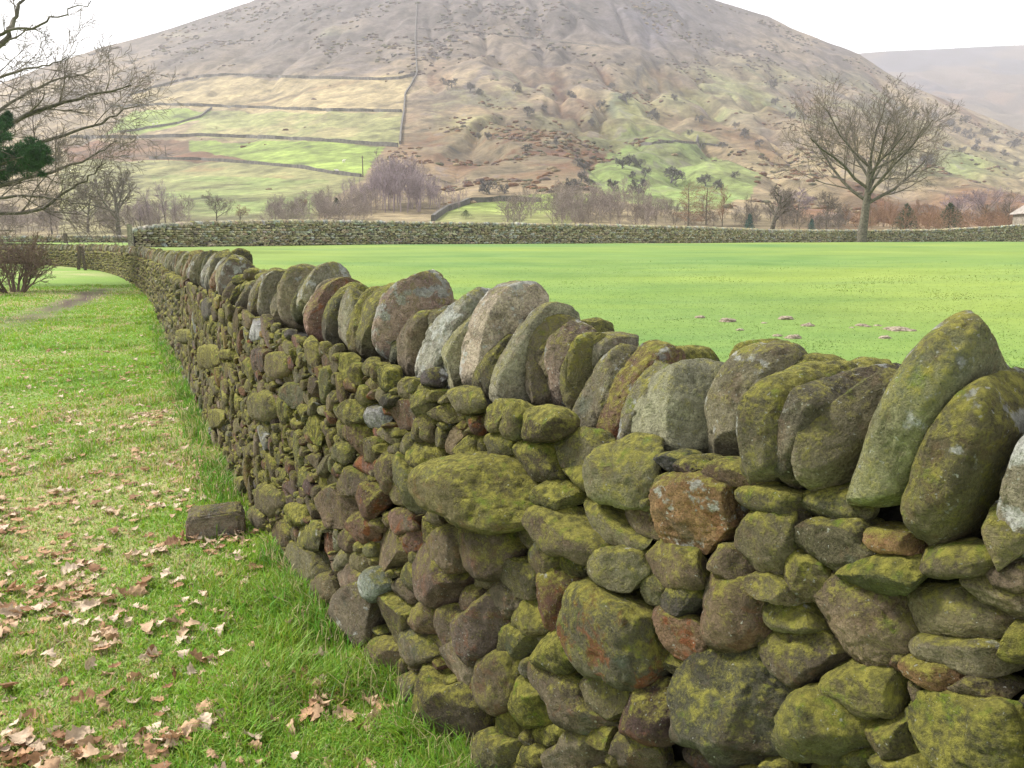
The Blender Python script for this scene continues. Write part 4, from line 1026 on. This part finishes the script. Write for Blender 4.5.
limb_tree('spreading_tree', -85, 30, 40, [
    ([(-84, 190), (-20, 166), (30, 146), (75, 132), (110, 118), (138, 104)], .10, 1.5),
    ([(-84, 222), (-10, 214), (35, 211), (60, 195), (85, 180), (104, 166)], .085, -1.5),
    ([(-82, 150), (-20, 122), (20, 97), (60, 78), (98, 70)], .085, 2.5),
    ([(-80, 120), (-30, 92), (10, 74), (42, 66), (66, 60)], .07, -2),
    ([(-84, 200), (0, 184), (50, 172), (90, 157), (118, 140)], .10, 3),
    ([(-82, 165), (-10, 132), (40, 110), (90, 96), (128, 86)], .12, 0),
    ([(-82, 210), (-20, 200), (25, 196), (60, 200), (88, 205)], .08, -3)], 5,
    'leafless spreading tree whose long bare boughs reach in from the left edge', .42,
    dict(levels=4, trunk_lev=0, kids=[8, 10, 9, 6], ang=[45, 40, 38, 38], klen=[.7, .62, .55, .5], start=[.2, .12, .15, .2], up=[.0, .0, .01, .02], wig=[.1, .12, .16, .18], rmin=.007, krad=.5), ratio=.42)
limb_tree('overhanging_tree', -150, 17, -120, [
    ([(-140, 160), (-60, 105), (0, 46), (12, 26), (22, 4), (27, -25)], .085, 1.0),
    ([(-60, 62), (-10, 40), (12, 30), (40, 25), (66, 12), (95, 3)], .04, -.5)], 9,
    'nearer leafless tree, one bare bough showing against the white sky at the top left corner', .3,
    dict(levels=3, trunk_lev=0, kids=[5, 7, 6, 4], ang=[40, 36, 36, 36], klen=[.6, .5, .5, .5], start=[.3, .3, .2, .2], up=[.0, .02, .03, .03], wig=[.1, .1, .14, .18], rmin=.006, krad=.5), ratio=.22)
# twiggy shrub at the bend of the path
def shrub(name, loc, h, seed, label, stems=9, spread=.5, cfg=None, twig=None, cat='shrub', group=None, rmin=.006):
    r = np.random.default_rng(seed); c = dict(CF); c.update(dict(levels=3, trunk_lev=0, kids=[7, 6, 5], ang=[34, 36, 38], klen=[.55, .55, .5], start=[.2, .2, .2], up=[.04, .03, .02], wig=[.12, .14, .18], rmin=rmin, krad=.6)); c.update(cfg or {})
    st, cr = Acc(), Acc()
    for k in range(stems):
        a = r.uniform(0, 2 * PI); sp = r.uniform(.1, spread)
        grow(r, (.12 * h * math.cos(a), .12 * h * math.sin(a), -.05), (sp * math.cos(a), sp * math.sin(a), 1), h * r.uniform(.55, .8), h * .016, 0, c, st, cr)
    root = empty(name, tuple(loc), label, cat, group)
    for nm, ac in (('stem', st), ('crown', cr)):
        V, T, Q, _ = ac.get(); link(nm, make_mesh(nm, V, T, Q), twig or M_TWIG, root)
p = at_z(14, 293, 0)
shrub('bare_shrub', (p[0], p[1], 0), 2.0, 3, 'tangled leafless brown shrub beside the muddy path at the left edge', 16, .9, twig=simple('brown_shrub_twigs', (.10, .07, .05), (.20, .145, .105), 2, bump=0), rmin=.0055)
# evergreen at the left edge
def needle_clump(acc, c, R, n, r, ln=.2, wd=.03):
    d = r.normal(size=(n, 3)); d /= np.linalg.norm(d, axis=1)[:, None]; p = c + d * (R * r.uniform(.25, 1, (n, 1)) ** .5) * np.array([1, 1, .8])
    o = d + r.normal(0, .6, (n, 3)); o /= np.linalg.norm(o, axis=1)[:, None]; s = np.cross(o, r.normal(size=(n, 3))); s /= np.linalg.norm(s, axis=1)[:, None] + 1e-9
    V = np.stack([p - s * wd, p + s * wd, p + o * ln * r.uniform(.6, 1.3, (n, 1))], 1).reshape(-1, 3); acc.add(V, np.arange(n * 3).reshape(n, 3))
def pine(base, Y, lobes, label, seed=4, group=None):
    r = np.random.default_rng(seed); b = np.array(base); tr, cr = Acc(), Acc()
    tops = [at_y(a, bb, Y + dy) for a, bb, rr, dy in lobes]; ht = max(t[2] for t in tops)
    tube(tr, [b, b + (0, 0, (ht - b[2]) * .5), b + (.1, 0, ht - b[2])], [.16, .12, .03], 8)
    for (a, bb, rr, dy), t in zip(lobes, tops):
        R = rr * Y / F; tube(tr, [b + (0, 0, max(t[2] - b[2] - .5, .3)), t], [.05, .015], 5)
        for k in range(16):
            q = t + r.normal(0, .55, 3) * R * (1, 1, .75); tube(tr, [t, q], [.018, .008], 4); needle_clump(cr, q, R * r.uniform(.2, .38), 260, r, .13, .010)
    root = empty('pine_tree', tuple(b), label, 'tree', group)
    for nm, ac, mt in (('trunk', tr, M_BARK), ('crown', cr, M_NEEDLE)):
        V, T, Q, _ = ac.get(); link(nm, make_mesh(nm, V - b, T, Q), mt, root)
q = at_y(-28, 240, 26)
pine((q[0], q[1], .0), 26, [(2, 132, 18, 0), (18, 158, 19, -1), (-4, 168, 18, 1), (35, 153, 11, -1.5), (-35, 150, 30, 0), (4, 122, 9, 1), (36, 162, 8, 0), (-36, 120, 22, 0), (-38, 98, 16, 0)], 'dark green pine whose needled boughs show among the bare branches at the left edge')

# ------------------------------------------------------------------ trees of the valley floor, behind the field wall
def valley(px, Y):
    u = (Y - Y0) / (ridge_Y(px) - Y0); return np.array(hill_point(np.array([float(px)]), np.array([u]))).ravel()
def vtree(px, top, Y, seed, label, kind='bare', width=1.0, **k):
    b = valley(px, Y); h = at_y(px, top, Y)[2] - b[2]
    c = dict(levels=4, kids=[8, 6, 6, 5], start=[.3, .2, .2], rmin=.03, klen=[.62 * width, .55, .55, .5])
    if kind == 'larch': c = dict(levels=2, kids=[46, 9, 4], start=[.10, .15], ang=[78, 45], klen=[.36, .4], up=[0, .0, .0], wig=[.02, .06, .1], rmin=.035, trunk_lev=0, krad=.35)
    if kind == 'birch': c = dict(levels=4, kids=[12, 6, 5, 3], start=[.22, .2, .2], ang=[34, 34, 34], klen=[.42, .5, .5, .5], rmin=.022, trunk_lev=0)
    bare_tree(k.get('name', {'bare': 'bare_tree', 'larch': 'larch_tree', 'birch': 'birch_tree'}[kind]), b, h, seed, label, cfg=c, twig_mat=k.get('twig'), trunk_mat=k.get('trunk'), group=k.get('group'), r0=k.get('r0', max(h * .018, .1)), L0=.9 if kind != 'bare' else .55)
vtree(119, 163, 112, 31, 'bare forked tree standing behind the grey wall left of the gatepost', width=1.0, r0=.30)
vtree(88, 178, 120, 32, 'smaller bare tree half hidden by the spreading boughs, left of the forked tree')
vtree(52, 190, 118, 33, 'low bare tree below the pine, behind the far left wall')
vtree(217, 188, 135, 34, 'small pale bare tree standing alone above the left part of the field wall', width=1.2)
for i, (a, t, Y) in enumerate([(150, 186, 128), (166, 178, 132), (176, 190, 126), (141, 200, 122)]): vtree(a, t, Y, 40 + i, 'slim purple-twigged birch in the little clump between the gatepost and the small bare tree', 'birch', twig=M_TWIGP, group='purple birches left of the field')
vtree(688, 180, 128, 51, 'broad russet larch, widest of the russet trees behind the field wall', 'larch', twig=M_TWIGR)
vtree(706, 184, 134, 52, 'narrow russet larch right beside the broad russet larch', 'larch', twig=M_TWIGR)
vtree(722, 184, 126, 53, 'tall bare reddish tree just right of the two russet larches', 'birch', twig=M_TWIGR)
vtree(746, 194, 130, 54, 'thin bare tree behind the small blue-green conifer', 'birch')
vtree(772, 184, 122, 55, 'dark bare tree with a leaning crown between the larches and the lone field tree', width=.9, r0=.28)
vtree(826, 188, 124, 56, 'bare crooked tree just left of the lone field tree', width=1.0)
vtree(797, 186, 150, 57, 'purple-grey bare tree behind the two crooked valley trees', 'bare', twig=M_TWIGP, width=1.2)
vtree(1008, 190, 120, 58, 'slender bare tree just left of the house roof', 'birch')
vtree(985, 186, 140, 59, 'round purple-grey bare tree left of the house', 'bare', twig=M_TWIGP, width=1.5)
vtree(955, 190, 145, 60, 'wide purple-grey bare tree right of the dark holly', 'bare', twig=M_TWIGP, width=1.5)
for i, (a, t, Y) in enumerate([(870, 198, 140), (884, 192, 150), (917, 196, 146), (928, 202, 138), (845, 202, 140)]): vtree(a, t, Y, 70 + i, 'thin russet-twigged tree in the valley behind the lone field tree', 'birch', twig=M_TWIGR, group='russet trees behind the lone tree')
vtree(303, 198, 150, 80, 'small russet bush-like tree above the field wall left of the birch wood', 'bare', twig=M_TWIGR, width=1.3)
vtree(240, 203, 140, 81, 'low russet bush right of the small pale bare tree', 'bare', twig=M_TWIGR, width=1.5)
vtree(322, 205, 145, 82, 'short russet sapling at the left end of the birch wood', 'birch', twig=M_TWIGR)
def conifer(px, top, Y, label, seed, n=1400, wide=.34, mat=None):
    b = valley(px, Y); h = at_y(px, top, Y)[2] - b[2]; r = np.random.default_rng(seed); tr, cr = Acc(), Acc()
    tube(tr, [(0, 0, -.2), (0, 0, h * .5), (0, 0, h)], [h * .03, h * .02, .02], 6)
    for k in range(26):
        f = (k + .5) / 26; a = k * 2.4; R = wide * h * (1 - f) ** .8
        needle_clump(cr, np.array([math.cos(a) * R * .6, math.sin(a) * R * .6, h * (.08 + .9 * f)]), max(R * .6, h * .05), n // 26, r, h * .06, h * .012)
    root = empty('conifer' if wide < .4 else 'holly_bush', tuple(b), label, 'tree' if wide < .4 else 'bush')
    for nm, ac, mt in (('trunk', tr, M_BARK), ('crown', cr, mat or M_NEEDLE)):
        V, T, Q, _ = ac.get(); link(nm, make_mesh(nm, V, T, Q), mt, root)
M_BLUE = simple('blue_green_needles', (.025, .07, .065), (.06, .13, .11), 2, bump=0)
M_HOLLY = simple('dull_evergreen_leaves', (.035, .05, .03), (.09, .115, .065), 1.2, bump=0)
conifer(749, 214, 112, 'small blue-green conifer peeping over the field wall right of the larches', 1, mat=M_BLUE)
conifer(811, 219, 112, 'tiny blue-green conifer peeping over the wall left of the lone field tree', 2, mat=M_BLUE)
conifer(905, 204, 122, 'dark green evergreen bush right of the lone field tree trunk', 3, 2400, .5, M_HOLLY)
conifer(948, 203, 126, 'wide dull green evergreen bush in the valley left of the house', 4, 2400, .6, M_HOLLY)
conifer(337, 198, 150, 'dull green evergreen bush at the left foot of the birch wood', 5, 2400, .5, M_HOLLY)
conifer(466, 210, 135, 'low rounded dark bush right of the birch wood', 6, 2400, .9, M_HOLLY)
# thickets: growth nobody could count
def proto(seed, cfg, L0=.9):
    r = np.random.default_rng(seed); a = Acc(); grow(r, (0, 0, -.03), (0, 0, 1), L0, .012, 0, cfg, a, a); V, T, Q, _ = a.get(); return V / V[:, 2].max(), Q
PB = [proto(s, dict(CF, levels=3, kids=[10, 5, 4], start=[.2, .2, .2], ang=[30, 32, 34], klen=[.38, .5, .5], up=[.02, .08, .05], rmin=.0032, trunk_lev=9)) for s in range(6)]
PS = [proto(20 + s, dict(CF, levels=3, kids=[9, 7, 5], start=[.05, .15, .2], ang=[48, 40, 40], klen=[.7, .55, .5], up=[.02, .06, .05], rmin=.003, trunk_lev=9), .6) for s in range(6)]
def thicket(name, items, mat, label, cat, seed):
    r = np.random.default_rng(seed); a = Acc(); org = None
    for px, Y, h, P in items:
        b = valley(px, Y); V, Q = P[int(r.integers(len(P)))]; t = r.uniform(0, 6); ca, sa = math.cos(t), math.sin(t); h = h * r.uniform(.75, 1.1) * (1 if name == 'birch_wood' else .66)
        if org is None: org = b
        W = np.stack([V[:, 0] * ca - V[:, 1] * sa, V[:, 0] * sa + V[:, 1] * ca, V[:, 2]], 1) * h + b - org; a.add(W, None, Q)
    V, T, Q, _ = a.get(); tag(link(name, make_mesh(name, V, T, Q), mat, None, tuple(org)), label, cat, kind='stuff')
r = np.random.default_rng(91)
it = []
for k in range(230):
    px = r.uniform(342, 466); Y = r.uniform(150, 215); top = np.interp(px, [350, 372, 385, 410, 435, 460], [205, 168, 152, 155, 176, 200]) + r.uniform(0, 14)
    b = valley(px, Y); it.append((px, Y, max(at_y(px, top, Y)[2] - b[2], 2.5), PB))
thicket('birch_wood', it, M_TWIGP, 'dense purple winter birch wood on the slope behind the field wall', 'wood', 1)
it = [(r.uniform(505, 668), r.uniform(118, 165), r.uniform(5.0, 8.5), PS) for k in range(60)] + [(r.uniform(560, 668), r.uniform(118, 150), r.uniform(6, 8.5), PB) for k in range(34)]
thicket('valley_scrub', it, M_SCRUB, 'long band of grey-brown leafless scrub behind the middle of the field wall', 'scrub', 2)
it = [(r.uniform(850, 1030), r.uniform(115, 170), r.uniform(4, 7), PS) for k in range(75)]
thicket('russet_scrub', it, M_TWIGR, 'band of russet leafless scrub behind the lone field tree', 'scrub', 3)
it = [(r.uniform(-60, 200), r.uniform(112, 150), r.uniform(4.5, 7.5), PS) for k in range(60)] + [(r.uniform(265, 372), r.uniform(125, 165), r.uniform(4, 7), PS) for k in range(60)]
thicket('hedge_scrub', it, M_SCRUB, 'grey-brown leafless scrub along the foot of the hill at the left', 'scrub', 4)
it = [(r.uniform(668, 850), r.uniform(118, 160), r.uniform(3.5, 6.0), PS) for k in range(60)]
thicket('mixed_scrub', it, M_TWIG, 'thin brown leafless scrub around the larches and crooked trees', 'scrub', 5)

# ------------------------------------------------------------------ hawthorns on the hillside
HC = dict(CF, levels=4, kids=[8, 7, 5, 3], start=[.3, .15, .15], ang=[58, 42, 40], klen=[.75, .58, .55, .5], up=[.0, .05, .04], wig=[.1, .14, .18], rmin=.008, trunk_lev=0, krad=.6)
protos = []
for s in range(5):
    r = np.random.default_rng(200 + s); a, b = Acc(), Acc(); grow(r, (0, 0, -.06), (r.normal(0, .15), r.normal(0, .15), 1), .5, .045, 0, HC, a, b)
    Va, _, Qa, _ = a.get(); Vb, _, Qb, _ = b.get(); k = 1 / Vb[:, 2].max()
    protos.append((make_mesh('trunk', Va * k, None, Qa), make_mesh('crown', Vb * k, None, Qb)))
M_HAW = simple('dark_hawthorn_twigs', (.09, .085, .085), (.18, .17, .165), .3, bump=0)
for a, b in protos: a.materials.append(M_HAW); b.materials.append(M_HAW)
def hawthorn(px, py, hpx, k, label, group=None):
    b = on_hill(px, py); h = hpx * .85 * b[1] / F; ma, mb = protos[k % 5]
    root = empty('hawthorn_tree', tuple(b), label, 'tree', group); root.rotation_euler = (0, 0, k * 1.7)
    root.scale = (h * 1.15, h * 1.15, h)
    for nm, m in (('trunk', ma), ('crown', mb)):
        o = bpy.data.objects.new(nm, m); C.objects.link(o); o.parent = root
G1 = 'hawthorns on the green patch'
for i, (a, b, h) in enumerate([(622, 169, 13), (629, 166, 14), (641, 164, 10), (671, 183, 20), (638, 194, 20), (645, 176, 10), (706, 181, 15), (716, 182, 11), (614, 191, 14), (633, 178, 9)]):
    hawthorn(a, b, h, i, 'small dark hawthorn tree on the round green patch of hillside above the larches', G1)
G2 = 'hawthorns scattered over the middle slope'
for i, (a, b, h) in enumerate([(527, 116, 12), (523, 129, 10), (600, 109, 10), (627, 104, 14), (651, 119, 13), (675, 106, 8), (745, 137, 11), (556, 145, 8), (573, 100, 9), (570, 95, 7), (528, 151, 9), (577, 166, 10), (584, 172, 12), (581, 182, 13), (574, 190, 14), (588, 186, 10), (690, 135, 7), (735, 128, 7), (760, 150, 9), (515, 92, 10), (545, 112, 8), (612, 88, 8), (592, 118, 9), (470, 92, 11), (480, 95, 8), (452, 88, 11), (443, 84, 8), (488, 140, 9), (478, 139, 8), (700, 122, 8), (722, 150, 7), (735, 178, 9), (790, 120, 9), (776, 105, 9), (770, 88, 10)]):
    hawthorn(a, b, h, i + 3, 'tiny dark hawthorn among those scattered over the brown middle slope of the hill', G2)
G3 = 'hawthorns on the right shoulder of the hill'
for i, (a, b, h) in enumerate([(950, 128, 10), (966, 127, 9), (984, 133, 9), (972, 140, 8), (966, 136, 9), (995, 143, 9), (1010, 148, 9), (1018, 147, 9), (935, 121, 9), (916, 117, 8), (946, 149, 8), (976, 151, 9), (962, 153, 8), (1004, 158, 8), (978, 146, 8), (1016, 168, 8), (958, 133, 7), (990, 150, 6), (901, 112, 8), (1022, 138, 7)]):
    hawthorn(a, b, h, i + 1, 'tiny dark hawthorn in the cluster on the right shoulder of the hill', G3)
hawthorn(490, 194, 17, 2, 'leaning dark hawthorn standing by the lime green field right of the birch wood'); hawthorn(504, 194, 13, 4, 'smaller bare hawthorn just right of the leaning one by the lime green field')
hawthorn(925, 172, 18, 1, 'wide grey hawthorn low on the slope right of the lone tree crown')

# house whose roof shows at the right edge
b = valley(1050, 118); hx0 = at_y(1011, 212, 116)[0]; ez, rz = at_y(1012, 213, 110)[2], at_y(1020, 196, 110)[2]
hb = empty('stone_house', (hx0 + 5, 113, b[2]), 'stone house with a pale slate roof behind the wall at the right edge', 'house')
def quads_part(name, V, Q, mat, parent, T=None): return local_part(name, V, parent, mat, T, Q, None, False)
z0 = b[2] - .5; w_, d_ = 10.0, 6.0; x0, x1, y0, y1 = hx0 + .35, hx0 + w_, 110.35, 110.0 + d_
quads_part('wall', [(x0, y0, z0), (x1, y0, z0), (x1, y1, z0), (x0, y1, z0), (x0, y0, ez), (x1, y0, ez), (x1, y1, ez), (x0, y1, ez)], [(0, 1, 5, 4), (1, 2, 6, 5), (2, 3, 7, 6), (3, 0, 4, 7)], M_HOUSE, hb)
x0 -= .35; x1 += .35; y0 -= .35; y1 += .35; ym = (y0 + y1) / 2; hp = 1.6
rf = quads_part('roof', [(x0, y0, ez), (x1, y0, ez), (x1, y1, ez), (x0, y1, ez), (x0 + hp, ym, rz), (x1 - hp, ym, rz), (x0, y0, ez + .12), (x1, y0, ez + .12), (x1, y1, ez + .12), (x0, y1, ez + .12)], [(6, 7, 5, 4), (8, 9, 4, 5), (0, 1, 7, 6), (1, 2, 8, 7), (2, 3, 9, 8), (3, 0, 6, 9), (3, 2, 1, 0)], M_SLATE, hb, [(9, 6, 4), (7, 8, 5)])
o = box_part('chimney', (x1 - hp - .5, ym, rz + .3), (.7, .7, 1.6), None, M_HOUSE, .03); o.parent = rf; o.location = Vector(o.location) - rf.location - hb.location
for xx in (x0 + 2.6, x0 + 6.2):
    wn = box_part('window', (xx, y0 + .33, ez - 1.1), (1.1, .12, 1.2), hb, M_POST, .01)
    gl = box_part('pane', (0, 0, 0), (.92, .04, 1.0), None, M_GLASS, 0); gl.parent = wn; gl.location = (0, -.07, 0)
# sheep and poles on the hill
def sheep_mesh():
    a = Acc(); U, T = ico(2)
    a.add(U * (.52, .26, .28) + (0, 0, .58), T); a.add(U * (.17, .1, .11) + (.62, 0, .74), T); a.add(U * (.1, .09, .12) + (.5, 0, .68), T)
    for sx in (-.32, .32):
        for sy in (-.13, .13): tube(a, [(sx, sy, .45), (sx + .02, sy, .22), (sx, sy, 0)], [.06, .045, .04], 6)
    for sy in (-.1, .1): a.add(U * (.03, .07, .04) + (.56, sy * 1.2, .82), T)
    V, T, Q, _ = a.get(); return make_mesh('sheep', V, T, Q)
sm = sheep_mesh(); sm.materials.append(M_FLEECE)
for i, (a, b, lb, gr) in enumerate([(153, 125, 'white sheep grazing in the small bright green field high at the left', 's'), (157, 124, 'white sheep grazing in the small bright green field high at the left', 's'), (337, 173, 'white sheep at the lower edge of the long bright green hillside field', None), (344, 163, 'white sheep in the middle of the long bright green hillside field', None)]):
    P = on_hill(a, b); o = bpy.data.objects.new('sheep', sm); C.objects.link(o); o.location = P; o.rotation_euler = (0, 0, i * 1.9); o.scale = (1.25,) * 3
    tag(o, lb, 'sheep', 'pair of sheep in the small green field' if gr else None)
for a, b, h, lb in [(157, 160, 11, 'left one of two thin wooden poles on the bracken slope'), (166, 158, 12, 'right one of two thin wooden poles on the bracken slope'), (363, 177, 20, 'thin wooden pole at the end of the lowest hillside wall')]:
    P = on_hill(a, b); ac = Acc(); hh = h * P[1] / F; tube(ac, [(0, 0, -.3), (0, 0, hh * .5), (0, 0, hh)], [.17, .15, .13], 7); tube(ac, [(-.5, 0, hh * .93), (0, 0, hh * .93), (.5, 0, hh * .93)], [.06, .06, .06], 5)
    V, T, Q, _ = ac.get(); tag(link('wooden_pole', make_mesh('wooden_pole', V, T, Q), M_WOOD, None, tuple(P)), lb, 'pole')

# ------------------------------------------------------------------ air, sky, sun, camera
HAZE = 0.00030
vol = bpy.data.materials.new('valley_haze'); vol.use_nodes = True; nt = vol.node_tree
nt.nodes.remove(nt.nodes['Principled BSDF']); pv = nt.nodes.new('ShaderNodeVolumePrincipled'); pv.inputs['Color'].default_value = (.93, .92, .97, 1); pv.inputs['Density'].default_value = HAZE; pv.inputs['Anisotropy'].default_value = .2
nt.links.new(pv.outputs[0], nt.nodes['Material Output'].inputs['Volume'])
zlo = min(float(hz.min()), float(fz_.min()), -4) - 1; zhi = max(float(hz.max()), float(fz_.max())) + 3
bx = np.array([(x, y, z) for z in (zlo, zhi) for x, y in ((-3400, -3400), (3400, -3400), (3400, 3400), (-3400, 3400))], float)
tag(link('haze', make_mesh('haze', bx, None, [(3, 2, 1, 0), (4, 5, 6, 7), (0, 1, 5, 4), (1, 2, 6, 5), (2, 3, 7, 6), (3, 0, 4, 7)], None, False), vol), kind='stuff')
SUN_EL, SUN_AZ = math.radians(46), math.radians(-68)      # azimuth from +Y towards +X: high on the left, behind thin cloud
wd = bpy.data.worlds.new('World'); SC.world = wd; wd.use_nodes = True; nt = wd.node_tree; bg = nt.nodes['Background']
sky = nt.nodes.new('ShaderNodeTexSky'); sky.sky_type = 'NISHITA'; sky.sun_disc = False; sky.sun_elevation = SUN_EL; sky.sun_rotation = SUN_AZ; sky.dust_density = 4; sky.air_density = 1.2
mx = nt.nodes.new('ShaderNodeMix'); mx.data_type = 'RGBA'; mx.inputs[0].default_value = .82     # thin bright overcast veil over the sky
nt.links.new(sky.outputs[0], mx.inputs[6]); mx.inputs[7].default_value = (6.7, 6.6, 6.9, 1)
nt.links.new(mx.outputs[2], bg.inputs['Color']); bg.inputs['Strength'].default_value = .1
sl = bpy.data.lights.new('sun', 'SUN'); sl.energy = 3.0; sl.angle = math.radians(11); sl.color = (1, .95, .87)
so = bpy.data.objects.new('sun', sl); C.objects.link(so)
so.rotation_euler = Vector((-math.sin(SUN_AZ) * math.cos(SUN_EL), -math.cos(SUN_AZ) * math.cos(SUN_EL), -math.sin(SUN_EL))).to_track_quat('-Z', 'Y').to_euler()
cd = bpy.data.cameras.new('camera'); cam = bpy.data.objects.new('camera', cd); C.objects.link(cam); SC.camera = cam
cd.sensor_width = 36; cd.lens = F / 1024 * 36; cd.clip_start = .05; cd.clip_end = 8000
cam.location = (0, 0, H); cam.rotation_euler = (PI / 2 - PITCH, 0, 0)
SC.view_settings.view_transform = 'Standard'; SC.view_settings.look = 'None'; SC.view_settings.exposure = 1.35; SC.view_settings.gamma = 1
SC.cycles.use_denoising = True; SC.cycles.denoising_prefilter = 'NONE'; SC.cycles.max_bounces = 6; SC.cycles.diffuse_bounces = 3; SC.cycles.transparent_max_bounces = 8; SC.cycles.volume_bounces = 1
